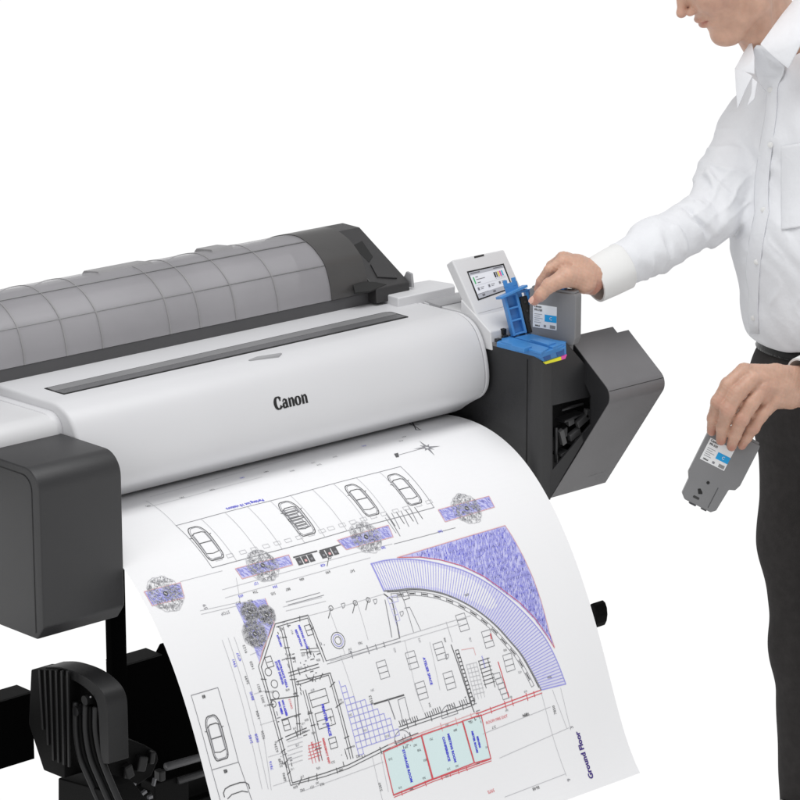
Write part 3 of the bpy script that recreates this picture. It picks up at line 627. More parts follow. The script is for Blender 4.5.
def tree_mark(px, py, r, seed, n=60):
    n = int(n*4.6)
    c_ = uv(px, py); rr = random.Random(seed); rr2 = random.Random(seed+50)
    for i in range(n):
        a0 = rr.uniform(0, 2*PI); r0 = r*math.sqrt(rr.uniform(.05, 1)); x = c_[0]+r0*math.cos(a0); y = c_[1]+r0*math.sin(a0); P = [(x, y)]
        for k in range(3):
            x += rr.uniform(-1, 1)*.0026; y += rr.uniform(-1, 1)*.0026; P.append((x, y))
        if all((p[0]-c_[0])**2+(p[1]-c_[1])**2 < r*r for p in P): ln_(P, (G, LG, G, LG, LG)[i % 5], .0007, False, .0010)
    ln_([(c_[0]+r*(1+rr.uniform(-.07, .07))*math.cos(t), c_[1]+r*(1+rr.uniform(-.07, .07))*math.sin(t)) for t in np.linspace(0, 2*PI, 36)[:-1]], LG, .0008, True, .0008)
    V = [(c_[0]+.0042*math.cos(t), c_[1]+.0042*math.sin(t)) for t in np.linspace(0, 2*PI, 9)[:-1]]; put(V, [tuple(range(8))], K, .0013)
    ln_([(c_[0]-.002, c_[1]-.001), (c_[0]+.001, c_[1]+.002)], 0, .0010, False, .0016)
def inside(q, P):
    c_ = False; n = len(P)
    for i in range(n):
        a, b = P[i], P[i-1]
        if (a[1] > q[1]) != (b[1] > q[1]) and q[0] < (b[0]-a[0])*(q[1]-a[1])/(b[1]-a[1])+a[0]: c_ = not c_
    return c_
def hatch(pts, k, dens, ln=.007, seed=1, ang=(.9, .5), w=.0009):
    P = [uv(*p) for p in pts]; rr = random.Random(seed); us = [p[0] for p in P]; vs = [p[1] for p in P]; n = int((max(us)-min(us))*(max(vs)-min(vs))*dens)
    for _ in range(n):
        q = (rr.uniform(min(us), max(us)), rr.uniform(min(vs), max(vs))); t = ang[0]+rr.uniform(-ang[1], ang[1]); l_ = ln*rr.uniform(.5, 1.2); e_ = (q[0]+l_*math.cos(t), q[1]+l_*math.sin(t)); mm_ = ((q[0]+e_[0])/2+rr.uniform(-.001, .001), (q[1]+e_[1])/2)
        if inside(q, P) and inside(e_, P): ln_([q, mm_, e_], k, w, False, .0005)
# parking rows
PT = [(176, 525.5), (400, 466.5)]
L([(176, 525.5), (400.5, 466.5)], G); L([(212, 568), (434, 507.5)], G)
a0 = uv(176, 525.5); a1 = uv(400.5, 466.5); b0 = uv(212, 568); b1 = uv(434, 507.5)
lanes = [(176, 525.5), (201, 519), (224.5, 512.5), (247, 506.5), (270, 500.5), (290, 495), (312, 489.5), (333, 484), (356, 478), (379.5, 472), (400.5, 466.5)]
for i, p in enumerate(lanes):
    t = (uv(*p)[0]-a0[0])/(a1[0]-a0[0]); q = b0+(b1-b0)*t; ln_([uv(*p), q], G if i in (0, 10) else LG, .0010)
    if 0 < i < 11 or i == 0:
        if i < 10:
            m_ = q+np.array([.020, -.012]); rect(m_[0]-.006, m_[1]-.003, m_[0]+.006, m_[1]+.003, LG, .0008); m_ = q+np.array([.043, -.012]); rect(m_[0]-.006, m_[1]-.003, m_[0]+.006, m_[1]+.003, LG, .0008)
L([(146, 501), (176, 525.5)], LG, .0009)
for p0, p1 in (((184, 529.5), (226, 557)), ((274.5, 504), (318, 532)), ((341, 487.5), (381, 513.5)), ((384, 476.5), (424, 502))): car(p0, p1)
rr = random.Random(3); q = uv(296, 518)
for i in range(7): rect(q[0]-.012+rr.uniform(-.003, .004), q[1]-.02+i*.006, q[0]+.012+rr.uniform(-.004, .004), q[1]-.016+i*.006, K if i % 2 else G, .0013)
txt('Parking lot 10 visitors', 245, 504.5, .0086, B, 180, .00015)
# top row of marks
for (px, py, k) in ((156, 494, B), (188, 486, R_), (240, 472, K), (266, 472, K), (212, 490, G), (292, 471, G), (319, 465, K), (335, 457, G), (364, 446, B), (148, 506, K), (182, 497.5, K), (242, 478, B), (313, 463, G), (401, 441, G), (404, 437, G)): scrib(px, py, k, 3, h=.0042, rot=180)
L([(150, 497), (184, 488), (240, 472.5), (300, 456)], LG, .0007)
L([(148, 507), (184, 498), (262, 477)], LG, .0007)
c_ = uv(427, 447.5)
for i in range(8):
    t = PI/4*i+.2; r0 = .026 if i % 2 == 0 else .013; V = [(c_[0]+r0*math.cos(t), c_[1]+r0*math.sin(t)), (c_[0]+.004*math.cos(t+.7), c_[1]+.004*math.sin(t+.7)), (c_[0]+.004*math.cos(t-.7), c_[1]+.004*math.sin(t-.7))]; put(V, [(0, 1, 2)], G, .0006)
L([(397, 455.5), (424, 448)], G, .001); fill([(394, 454), (398, 453), (399, 457), (396, 457.5)], K, .0006)
L([(409, 423.5), (420, 430)], K, .0016); L([(412, 422), (416, 430), (421, 430)], K, .002); L([(415, 425), (419, 425)], G, .0015)
# trees in planted strips
def strip(pts, seed):
    fill(pts, PL, .0002); hatch(pts, LI, 95000, .006, seed); L(pts, PR_, .0011, True, .0007)
strip([(235, 569), (289, 554.5), (293, 564.5), (242, 579)], 5); strip([(337, 540.5), (388, 525.5), (393, 537), (346, 550)], 6); strip([(438, 510), (489, 496), (494.5, 507), (445, 522)], 7)
strip([(144, 592), (180, 583), (184, 598), (152, 606)], 8)
tree_mark(165, 594, .030, 1, 80); tree_mark(262.5, 565.5, .0285, 2, 75); tree_mark(365.5, 537.5, .0285, 3, 75); tree_mark(466.5, 508.5, .0285, 4, 75)
P = [(235, 604), (265, 598.5), (274, 623), (262, 651), (259.5, 663)]; fill(P, PL, .0002); hatch(P, LI, 90000, .007, 9); L([(265, 598.5), (274, 623), (262, 651), (259.5, 663)], PR_, .0012, False, .0007)
tree_mark(249.5, 612, .0165, 11, 90); tree_mark(266, 615, .0165, 12, 90); tree_mark(254.5, 634, .022, 13, 120)
# benches
for p in ((305.5, 559), (329, 552.5)):
    c_ = uv(*p)
    for i in range(3):
        u = c_[0]-.012+.012*i; put([(u-.005, c_[1]-.006), (u+.005, c_[1]-.006), (u+.005, c_[1]+.007), (u-.005, c_[1]+.007)], [(0, 1, 2, 3)], K, .0005); put([(u-.0022, c_[1]+.000), (u+.0022, c_[1]+.000), (u+.0022, c_[1]+.004), (u-.0022, c_[1]+.004)], [(0, 1, 2, 3)], PR_ if i == 1 else G, .0008)
L([(294, 557), (317, 550.8)], K, .0025); L([(320, 550.5), (340, 545)], K, .002)
for i in range(7):
    x = 387+4.6*i; L([(x, 514.5-1.2*i), (x+8, 526-1.2*i+(i % 2)*4)], G if i % 2 else K, .0013)
L([(386, 514), (400, 536)], G, .0014); L([(385, 518), (396, 533)], G, .001)
# roof terrace: blue field and the curved band
tri_ = [(397, 557.5), (505, 525.5)]+[(512, 536), (523, 556), (533, 578), (541, 601), (549, 632), (554, 647)]
arc_out = [(371, 564), (385, 560.5), (400, 559), (420, 560), (440, 564), (463, 571), (483, 581), (503, 594.5), (521, 610), (535, 625), (546, 640), (556, 660), (565, 684)]
field = tri_+[(546, 636), (534, 619), (519, 604), (500, 590), (482, 577), (460, 566.5), (440, 560.5), (420, 557.5)]
fill(field, PL, .0002); hatch(field, LI, 90000, .008, 21, (2.0, .35), .0011); hatch(field, B, 9000, .006, 22, (2.0, .5), .0008)
L(tri_, PR_, .0012, False, .0007); L([(397, 557.5), (420, 557), (440, 560), (461, 566), (483, 576.5), (501, 589), (520, 603), (535, 618.5), (547, 636), (554, 648)], R_, .0011, False, .0007)
oc = [uv(*p) for p in arc_out]; arc_in = [(384, 591), (398, 590), (412, 588.5), (428, 590), (444, 594), (462, 602), (480, 613), (497, 627), (510, 641), (522, 655), (532, 672), (541, 690)]
ic_ = [uv(*p) for p in arc_in]
def resamp(P, n):
    P = np.array([p for p in spline(P, 8)]); s_ = np.concatenate([[0], np.cumsum(np.linalg.norm(np.diff(P, axis=0), axis=1))]); t = np.linspace(0, s_[-1], n); return np.stack([np.interp(t, s_, P[:, 0]), np.interp(t, s_, P[:, 1])], 1)
NO = resamp(oc, 86); NI = resamp(ic_, 86)
for i in range(85):
    put([NO[i], NO[i+1], NI[i+1], NI[i]], [(0, 1, 2, 3)], INK.index(mat('ink_wash_lilac', (.74, .74, .90), .7)) if mat('ink_wash_lilac', (.74, .74, .90), .7) in INK else (INK.append(MATS['ink_wash_lilac']) or len(INK)-1), .0002)
    ln_([NO[i], NI[i]], LI, .0010, False, .0005)
ln_(list(NO), LI, .0016, False, .0006); ln_(list(NI), G, .0022, False, .0006); ln_([NO[0], NI[0]], LI, .003); ln_([NO[-1], NI[-1]], LI, .0018)
ni2 = NI+(NI.mean(0)-NI)*.035; ln_(list(ni2), K, .0011, False, .0006)
for i in range(4, 84, 3):
    d = NI[i]-NI[i-1]; d /= np.linalg.norm(d); n_ = np.array([-d[1], d[0]]); c_ = NI[i]+(np.array(uv(420, 680))-NI[i])*.055
    ln_([c_-d*.006-n_*.003, c_+d*.006-n_*.003, c_+d*.006+n_*.003, c_-d*.006+n_*.003], G, .0009, True)
    if i % 2: ln_([c_-d*.004, c_+d*.004], K, .0022)
# walls of the building
def wall(P, w=.0014, k=K, gap=.005):
    Q = [uv(*p) for p in P]; ln_(Q, k, w)
    P2_ = []
    for i, q in enumerate(Q):
        d = Q[min(i+1, len(Q)-1)]-Q[max(i-1, 0)]; d /= np.linalg.norm(d); P2_.append(q+np.array([-d[1], d[0]])*gap)
    ln_(P2_, k, w*.8)
    for i in range(len(Q)-1):
        n = int(np.linalg.norm(Q[i+1]-Q[i])/.016)
        for j in range(1, n): 
            if random.random() < .55:
                q = Q[i]+(Q[i+1]-Q[i])*j/n; r_ = P2_[i]+(P2_[i+1]-P2_[i])*j/n; m_ = (q+r_)/2; e_ = (r_-q)*random.uniform(.7, 1.3); ln_([m_-e_, m_+e_], k, .0014)
                if random.random() < .35:
                    V, F = text_shape(random.choice(('210', '90', '365', '120', '1.01', '45')), .0046); o2 = m_+(r_-q)/max(1e-6, np.linalg.norm(r_-q))*random.choice((-.009, .009)); V = [(o2[0]-x, o2[1]+y) for x, y in V]
                    if okp(V): put(V, F, K, .0006)
wall([(275, 624), (261, 667), (275, 717), (292, 783), (325, 773), (348, 765), (388, 745), (418, 733)])
wall([(275, 624), (308, 615), (318, 640), (326, 661)]); wall([(326, 661), (400, 638)], .001, G); L([(400, 638), (392, 600), (384, 594)], K, .002); L([(392, 637), (385, 600)], G, .0014)
wall([(283, 627), (296, 690), (300, 735)]); wall([(288, 673), (318, 664)]); wall([(296, 682), (330, 673), (353, 758)]); wall([(305, 690), (322, 760)], .0012); wall([(285, 737), (306, 728)]); wall([(300, 650), (318, 648)], .001)
L([(270, 700), (298, 696)], K, .0015); L([(281, 720), (300, 714)], K, .0014)
txt('MEETING ROOM', 303, 637, .0052, B, 270, .0002); txt('KITCHEN', 279, 641, .0044, B, 270, .0002); txt('RECEPTION', 298.5, 638, .0052, B, 270, .0002); txt('STAFF DINING', 279, 673, .0056, B, 270, .0002); txt('ENTRANCE HALL', 282.5, 674, .0056, B, 270, .0002)
txt('WC MEN', 280, 708, .0048, B, 270, .0003); txt('WC LADIES', 284, 708, .0048, B, 270, .0003); txt('PRINTER SPACE', 326, 720, .0072, B, 270, .0003); txt('LIFT', 312, 745, .005, R_, 270, .0002); txt('EMERGENCY EXIT', 326, 751, .0050, R_, 270, .0002); txt('STAIRS', 290, 704, .0052, R_, 270)
for (px, py, w_, h_) in ((318.5, 698, .034, .022), (325, 719, .034, .024), (333, 743, .014, .016), (269, 662, .012, .016), (309, 630, .012, .016), (286, 725, .012, .016)):
    c_ = uv(px, py); rect(c_[0]-w_/2, c_[1]-h_/2, c_[0]+w_/2, c_[1]+h_/2, K, .001); ln_([(c_[0]-w_/2, c_[1]), (c_[0]+w_/2, c_[1])], K, .0009)
for i in range(5):
    c_ = uv(308, 746+i*3.3); ln_([c_, c_+np.array([.026, 0])], R_, .0009)
for i in range(4):
    c_ = uv(308+3.2*i, 745.5-i*.9); ln_([c_, c_+np.array([0, .028])], R_, .0009)
for i in range(6): c_ = uv(287, 742+4.6*i); ln_([c_, c_+np.array([.03, 0])], LG, .0009)
for (px, py, r) in ((338, 640.5, .013), (338, 640.5, .0095), (338, 640.5, .006), (274, 684, .006), (275.5, 695, .006), (273, 704, .005), (268, 672, .006)):
    c_ = uv(px, py); ln_([(c_[0]+r*math.cos(t), c_[1]+r*math.sin(t)) for t in np.linspace(0, 2*PI, 19)[:-1]], LI if r == .0095 else K, .0010, True)
# tiled floor patches
def grid(pts, k, st_=.0098, w=.0010):
    P = [uv(*p) for p in pts]; us = [p[0] for p in P]; vs = [p[1] for p in P]
    u = min(us)
    while u < max(us):
        v = min(vs)
        while v < max(vs):
            if inside((u, v), P):
                if inside((u+st_, v), P): ln_([(u, v), (u+st_, v)], k, w)
                if inside((u, v+st_), P): ln_([(u, v), (u, v+st_)], k, w)
            v += st_
        u += st_
grid([(333, 676), (341, 682), (358, 696), (372, 703), (384, 712), (393, 720), (400, 732), (400, 741), (354, 757)], LI); grid([(385, 592), (398, 592), (403, 634), (396, 637)], PL); 
L([(374, 704), (404, 695)], K, .0025); L([(388, 699), (395, 719)], G, .0018)
for (px, py) in ((383, 669.5), (412.5, 660), (440, 651), (462, 622.5), (487.5, 639), (509, 662.5), (449.5, 680.5), (422, 690.5)):
    c_ = uv(px, py)
    for j in (-1, 0, 1): rect(c_[0]-.0095, c_[1]-.0045+j*.009, c_[0]+.0095, c_[1]+.0045+j*.009, G, .0009)
txt('ATELIER SPACE', 428, 671, .0066, B, 270, .0002); txt('EXHIBITION', 483, 662, .0036, B, 270)
for i in range(7):
    c_ = uv(478+1.0*i, 661.5+3.9*i); ln_([c_, c_+np.array([.024, 0])], K, .0012)
for (x0, y0, x1, y1) in ((478, 661, 486, 688), (487, 658, 495, 687)): L([(x0, y0), (x1, y1)], K, .0012)
for i in range(8):
    L([(465.5+i*1.2, 665+i*4.2), (476+i*1.2, 662.5+i*4.2)], LG, .0009)
for i in range(4): L([(466+i*3.3, 665-i), (475+i*3.2, 700-i)], LG, .0008)
for i in range(14):
    c_ = uv(457+1.2*i, 652+3.9*i); rect(c_[0]-.003, c_[1]-.003, c_[0]+.003, c_[1]+.003, K, .0012)
for i in range(5): c_ = uv(497+2.2*i, 676+5*i); rect(c_[0]-.007, c_[1]-.0045, c_[0]+.007, c_[1]+.0045, G, .0010)
L([(498, 662), (509, 697)], R_, .0018); L([(461, 650), (473, 648), (475, 655)], PR_, .0010); L([(490, 634), (491, 639)], R_, .0022)
for s_ in ((399, 721), (410, 718), (425, 713), (433, 709), (447, 705), (459, 701)):
    for j in range(4): c_ = uv(s_[0]+2.2*j, s_[1]-.7*j); ln_([c_, c_+np.array([.001, .008])], K, .0013)
wall([(399, 727), (470, 703)], .0014, K); wall([(476, 714), (541, 690)], .0016, R_); wall([(388, 745), (478, 712)], .0012, PR_)
L([(451, 645), (470, 702), (474, 712)], K, .0016); L([(446, 622), (452, 642)], LG); L([(400, 637), (446, 623), (470, 616)], LG, .0009)
L([(330, 661), (400, 642), (460, 624)], LG, .0007)
# the cyan rooms at the lower edge
for P, lab in (([(383, 752), (421, 735.5), (432, 779), (393, 795)], 'STORAGE ROOM'), ([(421.5, 735), (462, 721.5), (474, 763), (433, 779)], 'MEETING ROOM'), ([(462.5, 721), (481, 715), (491, 758.5), (474.5, 763)], 'SERVER ROOM')):
    fill(P, CY_, .0002); L(P, R_, .0017, True, .0007)
for s_, px, py, sz in (('STORAGE ROOM', 407, 766, .0068), ('CONFERENCE', 446, 749, .0062), ('MEETING ROOM', 451.5, 748, .0062), ('METER ROOM', 474.5, 742, .0056), ('SERVERS', 478.5, 742, .0050)): txt(s_, px, py, sz, B, 270, .0003)
wall([(393, 795.5), (433, 779.5), (491, 759)], .0014, R_, .003)
for (px, py) in ((403, 741), (450, 716)):
    c_ = uv(px, py)
    for s_ in (-1, 1): ln_([(c_[0]+s_*.017*math.cos(t)+s_*(-.0), c_[1]-.017*math.sin(t)) for t in np.linspace(0, PI/2, 8)], G, .0010); ln_([(c_[0]+s_*.017, c_[1]), (c_[0]+s_*.0, c_[1])], G, .001)
L([(398, 700), (405, 697), (410, 719), (403, 722)], G, .001, True)
L([(400, 592), (404, 600), (410, 598), (407, 591)], K, .001); L([(405, 608), (410, 607), (421, 630)], G, .001); L([(404, 600), (414, 632)], G, .001, False)
for (px, py) in ((329, 556.5), (355, 603), (368, 600), (331, 608)): 
    c_ = uv(px, py); ln_([(c_[0]+.004*math.cos(t), c_[1]+.004*math.sin(t)) for t in np.linspace(0, 2*PI, 9)[:-1]], K, .001, True); ln_([c_, c_+np.array([-.012, .014])], K, .0012)
# dimension lines
for P in ([(222, 590), (300, 568), (392, 544)], [(225, 598), (300, 577), (370, 558)], [(200, 611), (236, 603)], [(201, 614.5), (237, 606)], [(180, 582), (222, 571)], [(222, 640), (243, 705), (262, 789)], [(228, 638), (249, 705), (268, 789)], [(234, 637), (262, 728), (271, 790)], [(283, 607), (322, 597)], [(286, 611), (326, 601)], [(236, 578), (240, 604)]): L(P, LG, .0008)
for P in ([(286, 602), (320, 592.5)], [(288, 605), (324, 595)], [(394, 544), (455, 528)]): L(P, G, .0009)
for (px, py, k) in ((256, 583.5, B), (275, 586.5, B), (240.5, 596, B), (255, 592, K), (273, 593.5, K), (288, 589, K), (302, 579, K), (352, 571, K), (328, 572, K), (323, 565, B), (383, 547.5, B), (440, 531.5, B), (250, 601, K), (238, 603, K)): scrib(px, py, k, 3, h=.0042, rot=180)
for (px, py, k) in ((234.5, 663, B), (239, 657, B), (245, 649, K), (252, 665.5, K), (247, 680, K), (252, 696, B), (259, 688, K), (262.5, 699, K), (258, 715, K), (263, 735, K), (251, 739, B), (257, 738, B), (276, 748, K), (271, 765.5, B), (280, 763, K), (284, 777, K), (380, 787, K)): scrib(px, py, k, 4, h=.0045, rot=90)
for (px, py) in ((295, 787), (302, 790), (312, 787), (322, 784), (341, 770), (358, 756), (360, 643), (526, 715), (494, 727), (549, 677), (466, 595)): scrib(px, py, K, 3, h=.004, rot=180)
for (px, py) in ((500, 720),): txt('ROOM FIRE EXIT', 497, 719.5, .0065, R_, 0)
for px, py in ((406, 747), (415, 745), (387, 736), (390, 759), (419, 750), (431, 739), (447, 725), (455, 730), (425, 760), (471, 722), (487, 747), (411, 789), (447, 776), (478, 763), (289, 655), (303, 655), (309, 652), (287, 690), (318, 660), (296, 716), (309, 712), (313, 733), (333, 762), (318, 768)): scrib(px, py, K, 3, h=.0034, rot=180)
for i in range(110):
    px, py = random.choice([(283, 627), (290, 660), (296, 690), (300, 735), (275, 717), (286, 760), (310, 676), (330, 720), (345, 757), (470, 703), (476, 715), (405, 741), (366, 751), (311, 656), (305, 664), (318, 644)]); px += random.uniform(-6, 6); py += random.uniform(-6, 6); c_ = uv(px, py)
    if random.random() < .5: ln_([c_, c_+np.array([random.uniform(-.008, .008), 0])], (K, G)[i % 2], .0013)
    else: ln_([c_, c_+np.array([0, random.uniform(-.008, .008)])], (K, G)[i % 2], .0013)
for P in ([(380, 752), (388, 792)], [(372, 757), (382, 800)], [(300, 792), (345, 776), (383, 762)], [(262, 650), (250, 655)], [(268, 690), (254, 694)], [(276, 720), (260, 725)], [(285, 752), (268, 757)], [(291, 780), (273, 786)], [(340, 655), (352, 690), (366, 740)], [(405, 640), (416, 690), (424, 712)], [(356, 600), (368, 640)], [(330, 612), (345, 655)], [(384, 594), (330, 610), (300, 618)], [(430, 642), (440, 690)]): L(P, LG, .0007)
for (px, py) in ((420, 640), (395, 650), (350, 652), (372, 690), (445, 640), (470, 640), (505, 650), (520, 672), (430, 705), (365, 730), (350, 715), (340, 700), (311, 627), (292, 632), (300, 668), (312, 690), (306, 720), (297, 745)): scrib(px, py, random.choice((K, G, G)), 3, h=.0034, rot=random.choice((90, 180)))
for (px, py) in ((373, 600), (341, 604), (445, 655), (400, 612)):
    c_ = uv(px, py); ln_([(c_[0]+.007*math.cos(t), c_[1]+.007*math.sin(t)) for t in np.linspace(0, PI/2, 7)], G, .0009); ln_([c_, (c_[0]+.007, c_[1])], G, .0009); ln_([c_, (c_[0], c_[1]+.007)], G, .0009)
# lower right notes
for P in ([(483, 734), (550, 707)], [(500, 758), (568, 728)], [(505, 797), (565, 774)], [(541, 692), (552, 735)], [(552, 690), (566, 728)], [(560, 688), (570, 730)], [(552, 735), (566, 776)]): L(P, LG, .0008)
for (px, py, r_, k) in ((526, 714.5, 180, K), (536, 788, 180, K), (554, 710, 90, K), (491, 791, 180, R_), (371, 700, 90, K)): scrib(px, py, k, 4, h=.005, rot=r_)
for px, py in ((571, 727.5), (568.5, 780)): scrib(px, py, G, 1, h=.007, rot=90)
txt('Ground Floor', 583.5, 755.5, .0140, NV, 90, .0005)
# car park along the left edge
L([(191, 695.5), (218, 687.5), (239, 762), (256, 812)], G, .001); L([(191, 695.5), (212, 769), (224, 812)], G, .001); L([(212, 770), (239, 762)], G, .001)
car((203, 718), (230.5, 757)); car((222, 788), (245, 828)) if False else None
def car2():
    a = uv(223, 789); W_ = .048; 
    P = [(a[0]+W_*x, a[1]+.10*y) for x, y in ((0, .12), (.0, .06), (.1, .01), (.3, -.01), (.7, -.01), (.9, .01), (1, .06), (1, .12))]; P = [p for p in P if p[1] < VM]; ln_(P, K, .0016); ln_([(a[0]+W_*.1, a[1]+.016), (a[0]+W_*.3, a[1]+.012), (a[0]+W_*.7, a[1]+.012), (a[0]+W_*.9, a[1]+.016)], K, .0014)
car2()
for (px, py) in ((203.5, 696.5), (226, 771)): c_ = uv(px, py); V, F = text_shape('02' if py > 700 else '01', .0062, .0005); put([(c_[0]-x, c_[1]+y) for x, y in V], F, K, .0006)
txt('R', 265.5, 559, .003, K, 180)
txt('STOP', 225, 613, .007, G, 180); scrib(205, 607, G, 2, h=.006, rot=90)
paper = mesh('paper_sheet', pm.V, pm.F, INK, None, mi=pm.MI, smooth=0)
tag(paper, 'long white plotted sheet curling down from the printer, printed with a ground floor plan', 'paper')
pr = MB(); pr.tube([(-1.14, .298, 1.090), (-.195, .298, 1.090)], .0525, 48); pr.tube([(-.199, .298, 1.090), (-.184, .298, 1.090)], .022, 24, 1)
rl = pr.build('paper_roll', [paperm, slot], None, smooth=40); tag(rl, 'roll of blank white paper seen dimly through the smoked roll cover', 'paper roll')
# ------------------------------------------------------------------ implicit surfaces for the person
class Q:
    """frame level with the floor: a = picture right, b = away from the camera, z = up (metres)"""
    @staticmethod
    def p(px, py, b):
        r = ray(px, py); rb = float(np.dot(r, FW)); t = b/rb; w = r*t
        return np.array([float(np.dot(w, RT)), b, float(CL[2]+w[2])])
    @staticmethod
    def w(P):
        P = np.asarray(P, float).reshape(-1, 3)
        return np.stack([CL[0]+RT[0]*P[:, 0]+FW[0]*P[:, 1], CL[1]+RT[1]*P[:, 0]+FW[1]*P[:, 1], P[:, 2]], 1)
q = Q.p
def smin(a, b, k): h = np.clip(.5+.5*(b-a)/k, 0, 1); return b*(1-h)+a*h-k*h*(1-h)
def smax(a, b, k): return -smin(-a, -b, k)
def cap(P, a, b, ra, rb):
    a = np.asarray(a, float); b = np.asarray(b, float); d = b-a; t = np.clip(((P-a) @ d)/np.dot(d, d), 0, 1)
    return np.linalg.norm(P-a-t[:, None]*d, axis=1)-(ra+(rb-ra)*t)
def chain(P, pts, rad, k=.004):
    o = None
    for i in range(len(pts)-1):
        d = cap(P, pts[i], pts[i+1], rad[i], rad[i+1]); o = d if o is None else smin(o, d, k)
    return o
def ell(P, c, r, R=None):
    p = P-np.asarray(c); 
    if R is not None: p = p @ np.asarray(R).T
    r = np.asarray(r, float); k0 = np.linalg.norm(p/r, axis=1); k1 = np.linalg.norm(p/(r*r), axis=1); return k0*(k0-1)/np.maximum(k1, 1e-9)
def sbox(P, c, h, R, rd=.002):
    p = np.abs((P-np.asarray(c)) @ np.asarray(R).T)-(np.asarray(h)-rd); return np.linalg.norm(np.maximum(p, 0), axis=1)+np.minimum(p.max(axis=1), 0)-rd
def nets(f, lo, hi, h, blk=8, kf=1.5):
    lo = np.array(lo, float); n = np.ceil((np.array(hi)-lo)/h/blk).astype(int)*blk+1
    V = np.full(n, 1e3, np.float32); nb = (n-1)//blk
    I = np.stack(np.meshgrid(*[np.arange(k) for k in nb], indexing='ij'), -1).reshape(-1, 3)
    cen = lo+(I+.5)*blk*h; d = f(cen); R_ = blk*h*.87*kf+.005
    near = np.abs(d) < R_
    for (i, j, k), dd in zip(I[~near], d[~near]): V[i*blk:(i+1)*blk+1, j*blk:(j+1)*blk+1, k*blk:(k+1)*blk+1] = 1e3 if dd > 0 else -1e3
    g = np.stack(np.meshgrid(*[np.arange(blk+1)]*3, indexing='ij'), -1).reshape(-1, 3); IN = I[near]
    for s_ in range(0, len(IN), 400):
        B = IN[s_:s_+400]; G_ = (B[:, None, :]*blk+g[None]).reshape(-1, 3); V[G_[:, 0], G_[:, 1], G_[:, 2]] = f(lo+G_*h)
    m = V < 0; a = m[:-1, :-1, :-1]; allin = a.copy(); anyin = a.copy()
    for dx in (0, 1):
        for dy in (0, 1):
            for dz in (0, 1):
                s2 = m[dx:n[0]-1+dx, dy:n[1]-1+dy, dz:n[2]-1+dz]; allin &= s2; anyin |= s2
    cells = np.argwhere(anyin & ~allin); idx = np.full(tuple(n-1), -1, np.int64); idx[tuple(cells.T)] = np.arange(len(cells))
    acc = np.zeros((len(cells), 3)); cnt = np.zeros(len(cells)); co = [(x, y, z) for x in (0, 1) for y in (0, 1) for z in (0, 1)]
    for c0_ in co:
        for ax in range(3):
            if c0_[ax]: continue
            c1_ = list(c0_); c1_[ax] = 1; p0 = cells+np.array(c0_); p1 = cells+np.array(c1_)
            v0 = V[tuple(p0.T)].astype(float); v1 = V[tuple(p1.T)].astype(float); x = (v0 < 0) != (v1 < 0)
            t = np.where(x, v0/np.where(x, v0-v1, 1), 0); t = np.clip(t, 0, 1); pos = p0.astype(float); pos[:, ax] += t; acc[x] += pos[x]; cnt[x] += 1
    verts = lo+acc/cnt[:, None]*h; quads = []
    for ax in range(3):
        sl0 = [slice(1, -1)]*3; sl0[ax] = slice(0, -1); sl1 = list(sl0); sl1[ax] = slice(1, None)
        x = m[tuple(sl0)] != m[tuple(sl1)]; e_ = np.argwhere(x); o_ = np.ones(3, int); o_[ax] = 0; e_ = e_+o_; ins = m[tuple(e_.T)]
        u, v = [(1, 2), (2, 0), (0, 1)][ax]; ou = np.zeros(3, int); ou[u] = 1; ov = np.zeros(3, int); ov[v] = 1
        g4 = [idx[tuple((e_-ou-ov).T)], idx[tuple((e_-ov).T)], idx[tuple(e_.T)], idx[tuple((e_-ou).T)]]; F = np.stack(g4, 1); F[~ins] = F[~ins][:, ::-1]; quads.append(F)
    F = np.concatenate(quads); F = F[(F >= 0).all(1)]; return verts, F
def bumps(P, L_, k=1.0):
    """creases: (a, b, width, height) segments; positive height is a ridge"""
    o = np.zeros(len(P))
    for a, b, w_, h_ in L_:
        a = np.asarray(a); b = np.asarray(b); d = b-a; t = ((P-a) @ d)/np.dot(d, d); tc2 = np.clip(t, 0, 1); r2 = ((P-a-tc2[:, None]*d)**2).sum(1)
        o += h_*np.exp(-r2/(w_*w_))*np.sin(np.clip(t, .02, .98)*PI)**.5
    return o
PE = empty('person', tuple(float(c) for c in Q.w([q(815, 700, 5.5)])[0][:2])+(0.0,), 'person in white shirt and dark trousers, looking down and reaching towards the open ink tank', 'person')

